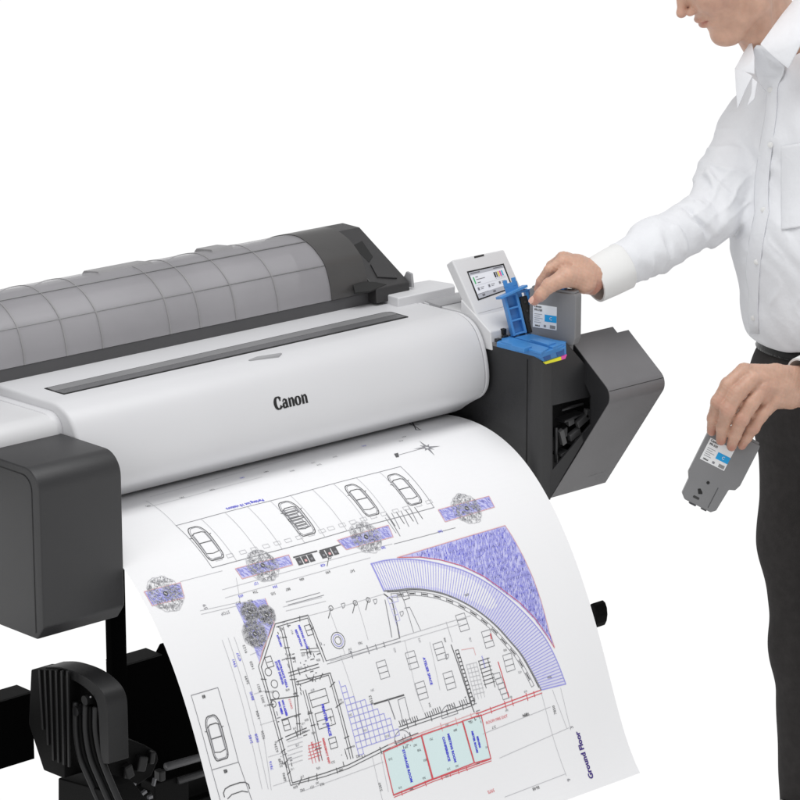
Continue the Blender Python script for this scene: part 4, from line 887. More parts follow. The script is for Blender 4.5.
# ---- hands: each is (function, lo, hi)
def hand_right(P):
    W_ = q(592, 276, 5.300); mc = [q(563, 262, 5.268), q(563, 259, 5.288), q(566, 259, 5.308), q(571, 262, 5.326)]
    d = None
    for i, m_ in enumerate(mc):
        c_ = chain(P, [W_+np.array([.0, (-.012, -.004, .005, .013)[i], 0]), m_*.55+W_*.45+np.array([0, 0, .003]), m_], [.0185, .0155, (.0118, .0118, .011, .010)[i]], .006); d = c_ if d is None else smin(d, c_, .010)
    arm = chain(P, [q(628, 264, 5.337), W_], [.026, .0235]); arm = ell_arm(P, arm); d = smin(d, arm, .014)
    # index, middle, ring, little: seen above and behind the cartridge
    F4 = [([mc[0], q(549.5, 270, 5.262), q(541, 281.5, 5.268), q(538, 289.5, 5.272)], [.0112, .0092, .0080, .0070]),
          ([mc[1], q(552, 266, 5.305), q(545, 280, 5.322), q(544, 293, 5.324)], [.0115, .0095, .0082, .0072]),
          ([mc[2], q(558, 266, 5.335), q(552, 281, 5.345), q(551, 294, 5.345)], [.0108, .0090, .0078, .0070]),
          ([mc[3], q(566, 268, 5.350), q(562, 281, 5.356), q(561, 291, 5.354)], [.0098, .0080, .0070, .0062])]
    for pts, rad in F4: d = smin(d, chain(P, pts, rad, .003), .005)
    # thumb, nearest the camera, pressed on the edge of the cartridge
    th = chain(P, [q(583, 279, 5.270), q(566, 277, 5.240), q(549.5, 285.5, 5.222), q(541, 294.5, 5.219), q(534.5, 301, 5.221)], [.0205, .0165, .0118, .0098, .0078], .006)
    d = smin(d, th, .010)
    d = smin(d, ell(P, q(585, 286, 5.262), (.017, .014, .010)), .010)
    d = smin(d, cap(P, q(580, 287, 5.262), q(592, 288, 5.282), .008, .012), .008)
    cr = [(q(546, 282, 5.214), q(552, 291, 5.214), .0018, -.0006), (q(545, 285, 5.214), q(549, 293, 5.214), .0016, -.0005), (q(577, 272, 5.245), q(572, 284, 5.235), .003, -.0009), (q(585, 268, 5.270), q(583, 284, 5.255), .003, -.0008), (q(570, 262, 5.258), q(586, 268, 5.270), .0045, .0012), (q(560, 266, 5.250), q(553, 272, 5.248), .003, -.0008), (q(552, 266, 5.252), q(546, 276, 5.258), .002, -.0005)]
    return d-bumps(P, cr)-.00025*np.sin(P[:, 0]*700+P[:, 2]*300)*np.sin(P[:, 2]*620-P[:, 0]*200)
def ell_arm(P, d): return d
def hand_left(P):
    W_ = q(806, 386, 5.335)
    mc = [q(744, 371.5, 5.262), q(752, 379, 5.252), q(762.5, 389, 5.256), q(773.5, 402, 5.268)]
    wo = [(-.000, .016), (.0, .006), (.0, -.006), (.002, -.017)]
    d = None
    for i, m_ in enumerate(mc):
        w2 = W_+np.array([0, 0, wo[i][1]]); mid = m_*.5+w2*.5+np.array([0, -.006, .002]); c_ = chain(P, [w2, mid, m_], [.018, .0165, (.0138, .0138, .0134, .0124)[i]], .008); d = c_ if d is None else smin(d, c_, .010)
    arm = chain(P, [q(850, 372, 5.38), W_+np.array([0, 0, .006])], [.030, .0245]); arm2 = chain(P, [q(850, 372, 5.38), W_-np.array([0, 0, .008])], [.030, .0235]); d = smin(d, smin(arm, arm2, .01), .016)
    F4 = [([mc[0], q(728, 385, 5.243), q(718.5, 402, 5.240), q(713.5, 418, 5.253), q(711.8, 431, 5.262)], [.0122, .0112, .0106, .0092, .0074]),
          ([mc[1], q(738, 393, 5.230), q(727.5, 410, 5.224), q(722.5, 428, 5.240), q(721, 440.5, 5.250)], [.0124, .0114, .0110, .0094, .0074]),
          ([mc[2], q(751, 404, 5.234), q(741.5, 419, 5.228), q(735, 435, 5.240), q(731.5, 446.5, 5.250)], [.0120, .0110, .0106, .0092, .0072]),
          ([mc[3], q(761, 415, 5.246), q(753, 427.5, 5.243), q(746.5, 437.5, 5.250), q(742, 445.5, 5.257)], [.0108, .0100, .0094, .0080, .0064])]
    F4 = [(p_, [x*1.15 for x in r_]) for p_, r_ in F4]
    for j in range(3): d = smin(d, ell(P, (F4[j][0][0]+F4[j+1][0][0])/2*.6+(F4[j][0][1]+F4[j+1][0][1])/2*.4+np.array([0, .006, 0]), (.012, .009, .014)), .007)
    for j in range(3): d = smin(d, ell(P, (F4[j][0][1]+F4[j+1][0][1])/2*.6+(F4[j][0][2]+F4[j+1][0][2])/2*.4+np.array([0, .006, 0]), (.007, .006, .008)), .003)
    for j, (pts, rad) in enumerate(F4):
        f_ = chain(P, pts, rad, .004); f_ = smin(f_, ell(P, pts[2]+np.array([0, -.0010, 0]), (rad[2]*1.07,)*3), .003); d = smin(d, f_, .0038)
    for m_ in mc: d = smin(d, ell(P, m_+np.array([.001, -.0035, .001]), (.0105, .0100, .0095)), .006)
    # palm side and thumb behind the cartridge
    d = smin(d, chain(P, [q(798, 388, 5.345), q(768, 392, 5.318), q(740, 405, 5.322), q(722, 425, 5.326), q(715, 440, 5.322)], [.022, .020, .0135, .011, .0085], .006), .010)
    cr = []
    for j, (pts, rad) in enumerate(F4):
        v_ = np.array([math.cos(.5), 0, -math.sin(.5)])*.007
        for s_ in (-.0028, 0, .0028): c_ = pts[2]+np.array([0, -rad[2], 0])+np.array([.3, 0, -.95])*s_; cr.append((c_-v_, c_+v_, .0011, -.0005))
        c_ = pts[3]+np.array([0, -rad[3], 0]); cr.append((c_-v_*.8, c_+v_*.8, .0011, -.0004))
    for i in range(3): cr.append((q((mc_px[i][0]+mc_px[i+1][0])/2-1, (mc_px[i][1]+mc_px[i+1][1])/2, 5.240), q((mc_px[i][0]+mc_px[i+1][0])/2+16, (mc_px[i][1]+mc_px[i+1][1])/2-4, 5.262), .0045, -.0016))
    for i in range(4): cr.append((q(mc_px[i][0]+4, mc_px[i][1]-1, 5.242), q(mc_px[i][0]*.55+803*.45, mc_px[i][1]*.55+384*.45, 5.275), .003, .0009))
    for k in range(3): cr.append((q(790+3*k, 368, 5.30), q(794+3*k, 398, 5.30), .0022, -.0005))
    return d-bumps(P, cr)-.0002*np.sin(P[:, 0]*700+P[:, 2]*300)*np.sin(P[:, 2]*620-P[:, 0]*200)
mc_px = [(744, 371.5), (752, 379), (762.5, 389), (773.5, 402)]
# ---- head in its own frame, origin at the chin: f forward, l towards the camera side, u up the face
tilt = math.radians(36); HO = q(716.5, 41, 5.50); yaw = math.radians(14)
hF = np.array([-math.cos(tilt)*math.cos(yaw), -math.cos(tilt)*math.sin(yaw), -math.sin(tilt)]); hS = np.array([math.sin(yaw), -math.cos(yaw), 0.0]); hS = hS-hF*np.dot(hS, hF); hS /= np.linalg.norm(hS); hU = np.cross(hS, hF); hU = hU if hU[2] > 0 else -hU
HR = np.stack([hF, hS, hU])
def H(f, l, u): return HO+hF*f+hS*l+hU*u
MOUTH = [(.0128, 0, .0443), (.0106, .0100, .0441), (.0052, .0170, .0446), (-.0040, .0235, .0462)]
def head(P):
    p = (P-HO) @ HR.T; s_ = p.copy(); s_[:, 1] = np.sqrt(s_[:, 1]**2+1e-7)
    d = ell(p, (-.098, 0, .142), (.098, .076, .088))
    d = smin(d, ell(p, (-.050, 0, .088), (.056, .060, .078)), .03)
    d = smin(d, ell(p, (-.034, 0, .030), (.034, .036, .030)), .022)
    d = smin(d, cap(s_, (-.024, .016, -.004), (-.080, .050, .022), .0130, .0150), .018)
    d = smin(d, cap(s_, (-.082, .050, .030), (-.098, .062, .085), .0150, .016), .02)
    d = smin(d, ell(p, (-.0115, 0, .005), (.0165, .021, .0155)), .012)
    d = smin(d, ell(s_, (-.030, .037, .083), (.028, .024, .026)), .02)
    d = smin(d, ell(p, (-.012, 0, .047), (.0150, .026, .020)), .012)
    d = smin(d, cap(p, (-.001, 0, .122), (.0185, 0, .082), .0065, .0080), .010)
    d = smin(d, ell(p, (-.028, 0, -.003), (.028, .033, .0185)), .012)
    d = smin(d, ell(p, (.0215, 0, .0785), (.0100, .0095, .0088)), .005)
    d = smin(d, ell(s_, (.0085, .0120, .0735), (.0105, .0066, .0072)), .004)
    d = smin(d, ell(p, (.0035, 0, .0500), (.0078, .0190, .0052)), .004)
    d = smin(d, ell(p, (.0020, 0, .0385), (.0078, .0165, .0058)), .004)
    d = smin(d, cap(s_, (-.004, .008, .130), (-.014, .045, .128), .0075, .007), .014)
    d = smax(d, -ell(s_, (.0120, .0066, .0690), (.0038, .0030, .0026)), .0015)
    d = smax(d, -ell(s_, (-.006, .032, .117), (.010, .015, .010)), .010)
    d = smin(d, ell(s_, (-.0140, .0315, .1165), (.0125, .0145, .0110)), .004)
    line = np.stack([p[:, 0], np.abs(p[:, 1]), p[:, 2]], 1)
    d = smax(d, -chain(line, MOUTH, [.0019, .0019, .0017, .0014], .0005), .0008)
    d = d+.0020*np.exp(-((s_[:, 0]+.010)**2+(s_[:, 1]-.0260)**2+(s_[:, 2]-.043)**2)/.006**2)   # mouth corner
    d = d+.0016*np.exp(-((s_[:, 2]-.028)**2)/.0045**2)*np.exp(-(p[:, 1]/.022)**2)*(p[:, 0] > -.03)
    ear = smax(ell(s_, (-.104, .074, .098), (.021, .009, .032)), -ell(s_, (-.100, .084, .100), (.011, .007, .018)), .004); d = smin(d, ear, .004)
    # neck
    n1 = cap(P, H(-.098, 0, .050), q(786, 60, 5.60), .054, .058); n1 = smin(n1, cap(P, H(-.060, .0, .012), q(768, 52, 5.535), .022, .030), .03)
    lar = ell(P, q(754.5, 36, 5.50), (.010, .010, .013)); n1 = smin(n1, lar, .012)
    st_ = cap(P, H(-.105, .060, .045), q(768, 60, 5.51), .012, .011); n1 = smin(n1, st_, .014)
    d = smin(d, n1, .014)
    return d
# ---- under the clothes
TC = q(828, 200, 5.52); cy_, sy_ = math.cos(math.radians(43)), math.sin(math.radians(43))
tW = np.array([-cy_, sy_, 0]); tN = np.array([-sy_, -cy_, 0]); TR = np.stack([tW, tN, [0, 0, 1]])
sh_r = q(752, 130, 5.615); el_r = q(710, 216, 5.50); wr_r = q(612, 271, 5.33); sh_l = q(905, 150, 5.33); el_l = q(900, 300, 5.42); wr_l = q(822, 380, 5.345)
def under(P):
    d = ell(P, q(830, 180, 5.52), (.145, .090, .20), TR); d = smin(d, ell(P, q(824, 330, 5.50), (.118, .078, .14), TR), .06); d = smin(d, ell(P, q(822, 410, 5.50), (.122, .082, .10), TR), .06)
    d = smin(d, cap(P, sh_r, sh_l, .045, .045), .05); d = smin(d, cap(P, q(786, 60, 5.60), q(815, 120, 5.56), .050, .06), .04)
    for a, b, c_ in ((sh_r, el_r, wr_r), (sh_l, el_l, wr_l)): d = smin(d, chain(P, [a, b, c_], [.040, .033, .024], .02), .03)
    for hip, knee, ank in LEG: d = smin(d, chain(P, [hip, knee, ank], [.070, .048, .034], .03), .04)
    return d
LEG = [(q(806, 440, 5.53), q(812, 640, 5.50), q(815, 838, 5.56)), (q(866, 450, 5.40), q(868, 650, 5.34), q(872, 845, 5.42))]
parts = []
g = [(hand_right, (q(525, 310, 5.2), q(640, 240, 5.38)), .0011), (hand_left, (q(700, 452, 5.2), q(860, 340, 5.42)), .0011), (head, None, .0012), (under, None, .008)]
def bbox(pts, pad):
    A_ = np.array(pts); return A_.min(0)-pad, A_.max(0)+pad
boxes = [bbox([q(532, 305, 5.20), q(628, 245, 5.37)], .012), bbox([q(700, 452, 5.20), q(850, 350, 5.42)], .035), bbox([H(.03, -.09, -.02), H(.03, .09, .24), H(-.21, -.09, .24), H(-.21, .09, -.02), q(786, 60, 5.60), q(830, 110, 5.5)], .07), bbox([q(600, 100, 5.3), q(925, 850, 5.7), q(600, 850, 5.3), q(925, 90, 5.6)], .06)]
VV = []; FF = []; nn_ = 0
for (f_, _, h_), (lo, hi) in zip(g, boxes):
    v_, q4 = nets(f_, lo, hi, h_); VV.append(v_); FF.append(q4+nn_); nn_ += len(v_)
VV = np.concatenate(VV); FF = np.concatenate(FF)
body = mesh('body', Q.w(VV), FF, skin, PE, smooth=180)
# colour of the skin: redder knuckles, fingertips, lips, nose; shade between the lips painted in
st_n = skin.node_tree; sb_ = st_n.nodes['Principled BSDF']
at_ = st_n.nodes.new('ShaderNodeAttribute'); at_.attribute_name = 'flush_shade'; mx = st_n.nodes.new('ShaderNodeMix'); mx.data_type = 'RGBA'
src = sb_.inputs['Base Color'].links[0].from_socket; st_n.links.new(src, mx.inputs['A']); mx.inputs['B'].default_value = (.42, .150, .115, 1); st_n.links.new(at_.outputs['Fac'], mx.inputs['Factor']); st_n.links.new(mx.outputs['Result'], sb_.inputs['Base Color'])
fl = np.zeros(len(VV)); 
for c_, r_, k_ in [(q(712, 433, 5.253), .009, .55), (q(721.5, 443, 5.242), .009, .6), (q(732, 449, 5.242), .009, .6), (q(744, 447, 5.250), .008, .5), (q(535, 300, 5.214), .011, .5), (q(539, 287, 5.264), .010, .45), (q(590, 289, 5.272), .016, .55), (q(600, 286, 5.28), .016, .45),
                   (q(718.5, 402, 5.230), .010, .30), (q(727.5, 410, 5.214), .010, .32), (q(741.5, 419, 5.218), .010, .32), (q(755.5, 429, 5.235), .009, .30), (q(738, 388, 5.235), .012, .22), (q(770, 392, 5.24), .022, .15),
                   (H(.019, 0, .072), .016, .30), (H(-.030, .045, .08), .03, .18), (H(-.1, .085, .1), .03, .4)]:
    fl += k_*np.exp(-((VV-c_)**2).sum(1)/r_**2)
hp = (VV-HO) @ HR.T; lip = np.exp(-((hp[:, 2]-.0445)/.0085)**4)*np.exp(-(hp[:, 1]/.021)**4)*(hp[:, 0] > -.004)*(np.abs(hp[:, 0]) < .03); fl += .45*lip; lp_ = np.stack([hp[:, 0], np.abs(hp[:, 1]), hp[:, 2]], 1); fl += .8*np.exp(-(np.maximum(chain(lp_, MOUTH, [0, 0, 0, 0], .0001), 0)/.0026)**2)  # last term paints the dark crease between the lips
at2 = body.data.attributes.new('flush_shade', 'FLOAT', 'POINT'); at2.data.foreach_set('value', np.clip(fl, 0, 1).astype(np.float32))
# nails
def nail(name, c_, along, out, w_, l_):
    along = along/np.linalg.norm(along); out = out-along*np.dot(out, along); out /= np.linalg.norm(out); side = np.cross(along, out); V = []; F = []
    for i in range(7):
        for j in range(7):
            x = (i/3-1); y = (j/3-1); rr_ = 1-.22*abs(y)**3*(1 if y > 0 else .6)
            V.append(c_+side*(x*w_*rr_)+along*(y*l_)+out*(.0011-.0022*x*x-.0008*(y*y)))
    for i in range(6):
        for j in range(6): F.append((i*7+j, i*7+j+1, (i+1)*7+j+1, (i+1)*7+j))
    mesh(name, Q.w(V), F, nailm, PE, smooth=180)
for tip, dip, rt in ((q(711.8, 431, 5.262), q(713.5, 418, 5.253), .0074), (q(721, 440.5, 5.250), q(722.5, 428, 5.240), .0074), (q(731.5, 446.5, 5.250), q(735, 435, 5.240), .0072), (q(743.5, 445.5, 5.257), q(748.5, 438, 5.250), .0064)):
    al = tip-dip; nail('nail', tip+al*.06+np.array([0, -rt*.93, rt*.1]), al, np.array([.05, -1, -.1]), .0048, .0056)
al = q(534.5, 301, 5.221)-q(541, 294.5, 5.219); nail('nail', q(534.0, 300.3, 5.221)+np.array([-.0044, -.0052, .0022]), al, np.array([-.6, -.75, .25]), .0050, .0062)
# eyes and hair (mostly above the picture)
m = MB()
for s_ in (-1, 1):
    c_ = H(-.0105, .0315*s_, .1165); n_ = 12
    V = []; F = []
    for i in range(n_+1):
        for j in range(2*n_): t = PI*i/n_; f2 = PI*j/n_; V.append(c_+hF*.0115*math.cos(t)+hS*.0135*math.sin(t)*math.cos(f2)+hU*.0062*math.sin(t)*math.sin(f2))
    for i in range(n_):
        for j in range(2*n_): F.append((i*2*n_+j, (i+1)*2*n_+j, (i+1)*2*n_+(j+1) % (2*n_), i*2*n_+(j+1) % (2*n_)))
    mm = MB(); mm.add(Q.w(V), F); fixnormals(mm.build('eye', eyem, PE, smooth=180))
def hair(P):
    p = (P-HO) @ HR.T; d = ell(p, (-.102, 0, .148), (.108, .084, .096)); d = smin(d, ell(p, (-.14, 0, .09), (.055, .070, .055)), .02)
    cut = (p[:, 0]*.85-(p[:, 2]-.125)*.55)+.062; d = smax(d, cut, .006); d = smax(d, -ell(p, (-.07, 0, .05), (.075, .12, .055)), .01)
    return d+.0016*np.sin(p[:, 1]*420+p[:, 0]*160)+.001*np.sin(p[:, 1]*900-p[:, 2]*300)
v_, q4 = nets(hair, *bbox([H(.03, -.10, .0), H(.03, .10, .26), H(-.23, -.10, .26), H(-.23, .10, .0)], .02), .003); mesh('hair', Q.w(v_), q4, hairm, PE, smooth=180)
# ---- shirt
ZB = float(q(760, 356, 5.40)[2])
FOLD = []
def fd(a, b, w_, h_): FOLD.append((q(*a), q(*b), w_*.75, h_))
# sleeve creases
fd((680, 200, 5.44), (702, 232, 5.43), .010, -.006); fd((694, 193, 5.45), (720, 238, 5.44), .009, .006); fd((688, 212, 5.42), (716, 240, 5.43), .008, -.006)
fd((712, 138, 5.52), (722, 222, 5.44), .009, -.008); fd((704, 165, 5.52), (724, 200, 5.45), .010, .006); fd((697, 186, 5.48), (728, 216, 5.44), .008, -.005)
fd((650, 228, 5.33), (664, 262, 5.33), .010, .005); fd((642, 236, 5.31), (655, 270, 5.31), .008, -.004); fd((664, 220, 5.36), (670, 262, 5.36), .008, -.005); fd((624, 252, 5.27), (650, 262, 5.29), .007, .004); fd((672, 212, 5.38), (690, 258, 5.38), .009, .005)
fd((715, 190, 5.44), (735, 240, 5.42), .012, -.010); fd((718, 120, 5.52), (735, 150, 5.50), .010, -.004); fd((727, 150, 5.48), (742, 190, 5.44), .012, .005); fd((630, 262, 5.27), (668, 268, 5.31), .008, -.003)
# chest and waist creases
fd((728, 250, 5.42), (745, 292, 5.40), .012, -.006); fd((738, 150, 5.47), (754, 195, 5.42), .014, -.005); fd((742, 122, 5.48), (756, 160, 5.42), .010, .005); fd((765, 200, 5.38), (752, 270, 5.38), .014, -.005); fd((780, 240, 5.36), (758, 330, 5.38), .012, -.007)
fd((797, 250, 5.34), (772, 340, 5.36), .013, .007); fd((745, 300, 5.41), (762, 340, 5.38), .010, .006); fd((752, 310, 5.40), (775, 346, 5.37), .008, -.006); fd((785, 300, 5.35), (800, 345, 5.34), .010, -.006); fd((745, 230, 5.41), (760, 250, 5.38), .014, .005); fd((800, 215, 5.33), (775, 262, 5.36), .012, .005); fd((735, 262, 5.42), (748, 330, 5.40), .012, .005)
fd((748, 340, 5.40), (800, 352, 5.36), .008, .004); fd((757, 322, 5.39), (768, 350, 5.37), .006, .005); fd((778, 318, 5.36), (784, 352, 5.36), .006, .006); fd((790, 322, 5.35), (793, 354, 5.35), .006, -.005)
def ridge(x): return (1-np.abs(np.sin(x)))**2
def wrinkles(P):
    o = 0
    for c_, dr, per, r_, a_, f_ in ((el_r, q(672, 205, 5.44)-q(716, 240, 5.44), (0, 0, 1.), .075, .0060, 62), (q(650, 250, 5.38), q(610, 276, 5.3)-q(655, 246, 5.4), (.5, 0, .8), .060, .0034, 75), (q(728, 165, 5.52), q(700, 215, 5.5)-q(740, 130, 5.6), (1, 0, .2), .075, .0040, 55),
                              (q(724, 236, 5.46), q(700, 200, 5.5)-q(735, 215, 5.5), (0, 0, 1.), .050, .0030, 70), (q(768, 318, 5.38), np.array([1, .2, .25]), (0, 0, 1.), .070, .0042, 58), (q(790, 215, 5.36), np.array([.8, 0, .6]), (.6, 0, -.8), .085, .0022, 48), (q(748, 250, 5.40), np.array([.9, 0, .45]), (0, 0, 1), .06, .0036, 55), (q(750, 140, 5.47), np.array([.9, 0, -.3]), (0, 0, 1), .06, .0028, 60)):
        dr = np.asarray(dr, float); dr = dr/np.linalg.norm(dr); p = P-c_; m_ = np.exp(-(p**2).sum(1)/r_**2)
        w_ = (p @ dr)*f_*1.6+.9*np.sin((p @ np.asarray(per))*38+f_)+.5*np.sin((p @ np.asarray(per))*85+p[:, 1]*30)
        o = o+a_*m_*(ridge(w_)-.35)*(.6+.4*np.sin((p @ np.asarray(per))*50+1.3*f_))
    return o
def shirt(P):
    d = ell(P, q(832, 170, 5.52), (.176, .112, .215), TR); d = smin(d, ell(P, q(824, 300, 5.50), (.163, .116, .165), TR), .06); d = smin(d, ell(P, q(817, 238, 5.51), (.166, .120, .11), TR), .05)
    d = smin(d, cap(P, q(756, 128, 5.605), q(905, 150, 5.36), .056, .056), .05); d = smin(d, cap(P, q(783, 76, 5.59), q(815, 120, 5.56), .068, .07), .04)
    a_ = chain(P, [sh_r, q(728, 178, 5.555), el_r, q(655, 246, 5.40), q(619, 266.5, 5.335)], [.060, .052, .0475, .0445, .0375], .02); d = smin(d, a_, .016)
    b_ = chain(P, [sh_l, el_l, q(826, 376, 5.345)], [.060, .050, .042], .02); d = smin(d, b_, .02)
    n_ = .0016*np.sin(P[:, 0]*63+P[:, 2]*41)*np.sin(P[:, 2]*57-P[:, 1]*44)+.0009*np.sin(P[:, 0]*150+P[:, 2]*90+2*np.sin(P[:, 2]*40))
    d = d-1.7*bumps(P, FOLD)-n_-1.45*wrinkles(P)
    d = smax(d, ZB-.004*np.sin(P[:, 0]*60)-P[:, 2], .008)
    # ends of the sleeves and the neck opening
    ax = q(600, 276, 5.30)-q(655, 246, 5.40); ax /= np.linalg.norm(ax); d = smax(d, np.where(P[:, 0] < q(660, 250, 5.4)[0], (P-q(616, 268.5, 5.325)) @ ax, -1), .003)
    nk = ell(P, q(781, 38, 5.585), (.060, .064, .056)); d = smax(d, -nk, .006)
    return d
v_, q4 = nets(shirt, *bbox([q(600, 90, 5.3), q(925, 370, 5.75), q(600, 370, 5.2), q(925, 50, 5.6)], .05), .0028)
sh = mesh('shirt', Q.w(v_), q4, shirtm, PE, smooth=180)
# cuffs
def cuff(name, c0_, c1_, r0_, r1_, slit):
    c0_, c1_ = np.asarray(c0_), np.asarray(c1_); ax = c1_-c0_; ax /= np.linalg.norm(ax); u = np.array([0, 0, 1.])-ax*ax[2]; u /= np.linalg.norm(u); v2 = np.cross(ax, u); n_ = 44; V = []; F = []
    rings = [(c0_, r0_-.0035), (c0_, r0_), (c0_*.97+c1_*.03, r0_+.0006), (c0_*.5+c1_*.5, (r0_+r1_)/2+.001), (c1_*.97+c0_*.03, r1_+.0005), (c1_, r1_-.001), (c1_, r1_-.006), (c0_*.4+c1_*.6, r1_-.006), (c0_, r0_-.0035)]
    for c_, r_ in rings:
        for k in range(n_): t = 2*PI*k/n_; w_ = 1+.015*math.sin(2*t+1)+.01*math.sin(5*t); V.append(c_+(u*math.cos(t)*1.02+v2*math.sin(t)*.98)*r_*w_)
    for i in range(len(rings)-1):
        for k in range(n_): F.append((i*n_+k, i*n_+(k+1) % n_, (i+1)*n_+(k+1) % n_, (i+1)*n_+k))
    return fixnormals(mesh(name, Q.w(V), F, shirt2, sh, smooth=60))
cuff('cuff', q(592.5, 281.5, 5.305), q(623.5, 265.5, 5.335), .0365, .0395, 0)
cuff('cuff', q(800.5, 379, 5.318), q(832, 367, 5.358), .036, .041, 0)
# collar, stand, placket, pocket, buttons: thin cloth panels
def cloth(pts, name, tri_, th=.0022, sub=2, m_=shirtm):
    V = [q(*p) for p in pts]; me_o = mesh(name, Q.w(V), tri_, m_, sh, smooth=180)
    s_ = me_o.modifiers.new('sub', 'SUBSURF'); s_.subdivision_type = 'SIMPLE'; s_.levels = s_.render_levels = 1
    so = me_o.modifiers.new('solid', 'SOLIDIFY'); so.thickness = th; so.offset = 0
    b_ = me_o.modifiers.new('bevel', 'BEVEL'); b_.width = .0007; b_.segments = 2; b_.limit_method = 'ANGLE'; return me_o
# far leaf of the collar, standing away from the throat
cloth([(751.5, 40.5, 5.50), (743, 54, 5.49), (735.3, 68.5, 5.478), (744, 71.5, 5.462), (754.5, 74, 5.452), (754.5, 58, 5.462)], 'collar_band', [(0, 1, 2), (0, 2, 3, 5), (5, 3, 4)])
cloth([(735.0, 68, 5.477), (745, 71.5, 5.461), (752.5, 76, 5.448), (745.5, 90, 5.450), (737.6, 108.5, 5.452), (736, 88, 5.464)], 'collar_leaf', [(0, 1, 2), (0, 2, 3, 5), (5, 3, 4)])
cloth([(752.5, 78, 5.450), (757, 82, 5.440), (754.5, 99, 5.438), (747.3, 106, 5.444), (751.5, 93, 5.444)], 'collar_leaf', [(0, 1, 2, 4), (4, 2, 3)])
# near leaf
cloth([(804, -12, 5.50), (782, 15, 5.47), (760.5, 44.5, 5.440), (772, 55, 5.424), (788.3, 68.5, 5.398), (797, 52, 5.39), (806, 34, 5.385), (815, 10, 5.42)], 'collar_leaf', [(0, 1, 6, 7), (1, 2, 3, 6), (3, 5, 6), (3, 4, 5)], .003)
def surf(px, py, off):   # a point of the shirt front seen at a pixel, raised towards the viewer
    bs = np.linspace(5.2, 5.56, 720); P = np.array([q(px, py, b) for b in bs]); d = shirt(P); i = int(np.argmax(d < 0)); i = i if d[i] < 0 else int(np.argmin(d))
    return q(px, py, bs[i]-off)
def strip_panel(rows, name, off=.0025):
    V = []; n_ = len(rows[0]); rows2 = []
    for r in rows: rows2.append([surf(px, py, off if 0 < k < n_-1 else off*.2) for k, (px, py) in enumerate(r)] if len(r[0]) == 2 else [q(*p) for p in r])
    for r in rows2: V += r
    F = [(i*n_+k, i*n_+k+1, (i+1)*n_+k+1, (i+1)*n_+k) for i in range(len(rows)-1) for k in range(n_-1)]
    o = mesh(name, Q.w(V), F, shirtm, sh, smooth=60); so = o.modifiers.new('solid', 'SOLIDIFY'); so.thickness = .0015; so.offset = 0; return fixnormals(o)
PL_ = [(776, 82), (777, 92), (777, 104), (776, 118), (774, 132), (772, 148), (770, 165), (768.5, 182), (768.3, 200), (769, 212), (766, 226), (763, 242), (761, 258), (759.5, 275), (758.5, 292), (758, 310), (758.5, 322), (759, 333)]
def front_b(px, py):
    bs = np.linspace(5.3, 5.6, 300); P = np.array([q(px, py, b) for b in bs]); d = np.minimum(shirt(P), head(P)); i = int(np.argmax(d < .0060)); return bs[i] if d[i] < .0060 else 5.45
top_ = [[(xl+(xr-xl)*t, y+yo*t, front_b(xl+(xr-xl)*t, y+yo*t)) for t in (0, .1, .5, .93, 1)] for y, xl, xr, db, yo in ((45.3, 756.5, 762, .020, 0), (48.5, 753.8, 768, .016, 1), (56, 753.6, 778, .009, 1.5), (66, 754.6, 785, .004, 1), (75, 756, 783, .001, .5))]
strip_panel(top_+[[(xl, y), (xl+.8, y), ((xl+x)/2, y+.3), (x-.4, y+.5), (x, y+.5)] for x, y, xl in [(778.6, 83, 760)]+[(x, y, x-(min(14, 10+i*.6) if y < 285 else 9.5)) for i, (x, y) in enumerate(PL_[1:])]], 'placket', .0030)
strip_panel([[(781.5, y-0), (782, y), (800, y-3), (818, y-6), (818.5, y-6)] for y in (146, 149, 160, 175, 195, 215, 228, 230)], 'chest_pocket', .0022)
def button(px, py, off=.004):
    c_ = surf(px, py, off); m = MB(); a_ = np.array([-.35, -.93, .05]); a_ /= np.linalg.norm(a_); m.tube([c_+a_*0, c_+a_*.0010, c_+a_*.0016], [.0050, .0050, .0042], 16); w_ = MB(); w_.V = [tuple(v) for v in Q.w(m.V)]; w_.F = m.F; w_.MI = m.MI; fixnormals(w_.build('button', buttonm, sh, smooth=40))
for px, py in ((770.5, 145), (763.5, 210), (756.5, 262), (753.5, 318)): button(px, py)
def button_at(px, py, b):
    c_ = q(px, py, b); m = MB(); a_ = np.array([-.35, -.93, .05]); m.tube([c_, c_+a_*.0012], [.0050, .0046], 16); w_ = MB(); w_.V = [tuple(v) for v in Q.w(m.V)]; w_.F = m.F; w_.MI = m.MI; fixnormals(w_.build('button', buttonm, sh, smooth=40))
button_at(770.3, 89, 5.395) if False else button(770.2, 90, .005)
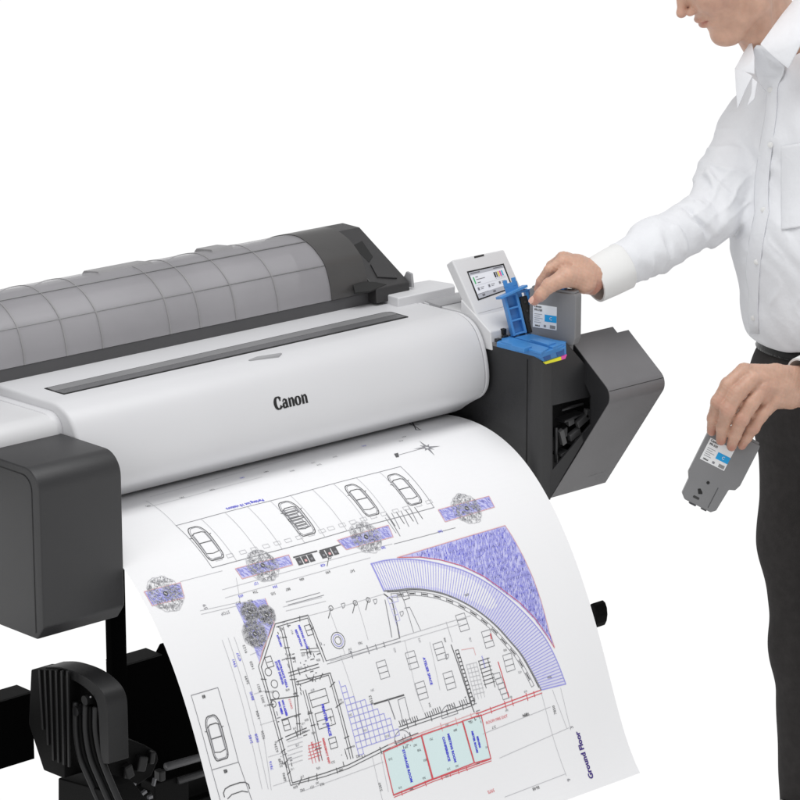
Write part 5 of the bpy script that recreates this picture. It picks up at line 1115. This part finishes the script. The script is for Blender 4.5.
# ---- trousers and belt
ZW = float(q(760, 352, 5.40)[2])
TF = [(q(772, 410, 5.40), q(778, 520, 5.40), .010, -.006), (q(790, 430, 5.39), q(800, 480, 5.38), .012, -.006), (q(768, 455, 5.42), (q(775, 600, 5.42)), .014, .006), (q(783, 440, 5.40), q(788, 800, 5.41), .009, .005), (q(776, 560, 5.42), q(790, 640, 5.41), .014, -.005), (q(776, 640, 5.43), q(800, 700, 5.41), .013, .005), (q(785, 700, 5.42), q(780, 790, 5.43), .012, -.005), (q(766, 480, 5.43), q(784, 470, 5.40), .010, -.004), (q(766, 530, 5.43), q(790, 500, 5.40), .010, .004)]
def trousers(P):
    d = ell(P, q(823, 392, 5.50), (.146, .106, .150), TR)
    a_ = chain(P, [q(805, 440, 5.535), q(806, 540, 5.52), q(812, 650, 5.51), q(815, 838, 5.55)], [.083, .079, .068, .063], .04); b_ = chain(P, [q(872, 445, 5.40), q(874, 650, 5.35), q(876, 845, 5.42)], [.088, .072, .064], .04)
    d = smin(d, smin(a_, b_, .012), .03); d = d-2.4*bumps(P, TF)-.0010*np.sin(P[:, 0]*120+2.5*np.sin(P[:, 2]*7))*np.sin(P[:, 2]*9+P[:, 0]*30)-.0012*np.sin(P[:, 0]*50+P[:, 2]*31)*np.sin(P[:, 2]*23)
    d = smax(d, P[:, 2]-ZW, .002); return smax(d, .022-P[:, 2], .004)
v_, q4 = nets(trousers, *bbox([q(745, 360, 5.35), q(930, 850, 5.7), q(930, 350, 5.3)], .05), .005); mesh('trousers', Q.w(v_), q4, trouserm, PE, smooth=180)
def belt(P):
    d = ell(P, q(823, 392, 5.50), (.1515, .1115, .156), TR); z0 = float(q(760, 366, 5.40)[2]); z1 = ZB+.012; return smax(smax(d, z0-P[:, 2], .002), P[:, 2]-z1, .002)
v_, q4 = nets(belt, *bbox([q(745, 345, 5.35), q(930, 375, 5.7), q(930, 350, 5.3)], .04), .0025); mesh('belt', Q.w(v_), q4, beltm, PE, smooth=40)
for leg in LEG:
    a_ = leg[2]; fdir = tN
    def shoe(P):
        c_ = np.array([a_[0], a_[1], .04]); R2 = TR; d = ell(P, c_+fdir*.02, (.045, .115, .04), R2); d = smin(d, ell(P, c_-fdir*.01+np.array([0, 0, .02]), (.038, .05, .05), R2), .02); return smax(d, .004-P[:, 2], .002)
    v_, q4 = nets(shoe, *bbox([[a_[0]-.2, a_[1]-.25, 0], [a_[0]+.15, a_[1]+.12, .12]], .01), .005); mesh('shoe', Q.w(v_), q4, shoem, PE, smooth=60)
# ------------------------------------------------------------------ ink cartridges
def cartridge(px_o, label_txt):
    pass
def make_cartridge():
    c = empty('ink_cartridge', (0, 0, 0), 'grey ink cartridge with a cyan label held upright over the open blue tank holder', 'ink cartridge', 'grey ink cartridges with cyan labels')
    # local frame: x width, z length (top at +), y thickness, label on -y
    prof = rounded([(-.044, .046), (.044, .046), (.045, .040), (.045, -.030), (.041, -.041), (.031, -.045), (.028, -.086), (.021, -.093), (-.028, -.093), (-.037, -.085), (-.038, -.058), (-.044, -.048), (-.045, .040)], [.003, .003, .002, .005, .004, .003, .003, .003, .003, .004, .004, .004, .002], 4)
    m = MB(); m.prism(prof, -.013, .007, axis=1); b_ = fixnormals(m.build('cartridge_body', greyp, c, smooth=30, bevel=.0018))
    m = MB(); m.prism(rounded([(-.042, .0455), (.042, .0455), (.040, .050), (-.040, .050)], .002, 3), -.011, .005, axis=1); fixnormals(m.build('top_cap', greyp, b_, smooth=30, bevel=.001))
    m = MB(); m.prism(rounded([(-.010, .048), (.020, .048), (.019, .053), (-.009, .053)], .001, 3), -.009, .003, axis=1); fixnormals(m.build('cartridge_tab', bluep, c, smooth=30, bevel=.001))
    m = MB(); m.prism(rounded([(-.0185, -.096), (-.006, -.096), (-.006, -.091), (-.0185, -.091)], .001, 2), -.009, .004, axis=1); m.prism(rounded([(.004, -.0955), (.014, -.0955), (.014, -.091), (.004, -.091)], .001, 2), -.007, .004, axis=1); fixnormals(m.build('outlet', mat('cartridge_grey_dark', (.07, .07, .075), .5), c, smooth=30)) 
    return c
def frame_to(c, O, X_, Z_):
    """set the cartridge's placement from its world frame"""
    X_ = np.asarray(X_, float); X_ /= np.linalg.norm(X_); Z_ = np.asarray(Z_, float); Z_ = Z_-X_*np.dot(X_, Z_); Z_ /= np.linalg.norm(Z_); Y_ = np.cross(Z_, X_)
    M_ = Matrix(np.stack([X_, Y_, Z_], 1).tolist()).to_4x4(); M_.translation = Vector([float(x) for x in O]); c.matrix_world = M_
cart = make_cartridge()
m = MB(); y0 = -.0133
def lb_(x0, z0, x1, z1, k, o=0): m.add([(x0, y0-o, z0), (x1, y0-o, z0), (x1, y0-o, z1), (x0, y0-o, z1)], [(0, 1, 2, 3)], k)
m.prism([(-.037, -.020), (.009, -.020), (.009, .020), (-.037, .020)], y0, -.0125, axis=1, mi=0)
lb_(-.014, -.0076, .009, .0044, 1, .0003)
tk = mat('label_print_grey', (.22, .22, .24), .5)
for t_, x, z_, s_, k in (('Canon', -.0275, .0165, .0055, 2), ('PFI-320', -.0265, .0105, .0050, 2), ('C', -.002, -.0016, .0075, 0), ('300ml', -.028, -.0165, .0038, 2)):
    V, F = text_shape(t_, s_, .00012 if k == 2 else .0); m.add([(x+v[0], y0-.0006, z_+v[1]) for v in V], F, k)
for i in range(5): lb_(-.034, .003-.0035*i, -.034+(.015, .011, .016, .010, .013)[i], .0038-.0035*i, 3, .0003)
for i in range(9): lb_(-.0035+.0012*i, -.0185, -.0029+.0012*i, -.0125, 2, .0003)
for x, z_ in ((-.0135, -.0155),): lb_(x-.0022, z_-.002, x+.0022, z_+.002, 3, .0003)
fixnormals(m.build('label', [labelp, cyan, seam, tk], cart, smooth=0))
m = MB(); V = [(.0+.0028*math.cos(t)-.006, y0-.0002, -.050+.0028*math.sin(t)) for t in np.linspace(0, 2*PI, 17)[:-1]]; m.add(V, [tuple(range(16))]); m.build('pin_hole', seam, cart, smooth=0)
m = MB(); m.prism(rounded([(-.017, -.067), (-.012, -.0745), (-.0055, -.0715), (-.008, -.068), (-.013, -.0645)], .001, 3), y0-.0002, y0+.001, axis=1); m.build('key_slot', seam, cart, smooth=0)
m = MB(); m.prism(rounded([(-.018, -.0835), (-.007, -.0835), (-.007, -.0795), (-.018, -.0795)], .001, 3), y0-.0002, y0+.001, axis=1); m.build('contact', mat('contact_dark', (.03, .03, .03), .4), cart, smooth=0)
m = MB(); m.prism([(.0125, -.088), (.0138, -.088), (.0138, -.050), (.0125, -.050)], y0-.0001, y0+.001, axis=1); m.build('edge_groove', mat('cartridge_grey_dark', (.07, .07, .075), .5), cart, smooth=0)
allc = [cart]+list(cart.children); 
c2 = cart.copy(); S.collection.objects.link(c2)
for ch in list(cart.children):
    d_ = ch.copy(); S.collection.objects.link(d_); d_.parent = c2
    for gch in list(ch.children): e2 = gch.copy(); S.collection.objects.link(e2); e2.parent = d_
th = math.radians(33); X_ = RT*math.cos(th)-FW*math.sin(th)
frame_to(cart, Q.w([q(556, 316.5, 5.262)])[0], X_, (0, 0, 1))
c2['label'] = 'grey ink cartridge with a cyan label held tilted beside the dark trousers'
A2 = Q.w([q(731, 440, 5.285)])[0]; B2 = Q.w([q(703, 500, 5.264)])[0]; zdir = A2-B2
xa2 = Q.w([q(732.7, 448, 5.27)])[0]-Q.w([q(708, 435.5, 5.275)])[0]
frame_to(c2, Q.w([q(724, 457.5, 5.277)])[0], xa2, zdir)
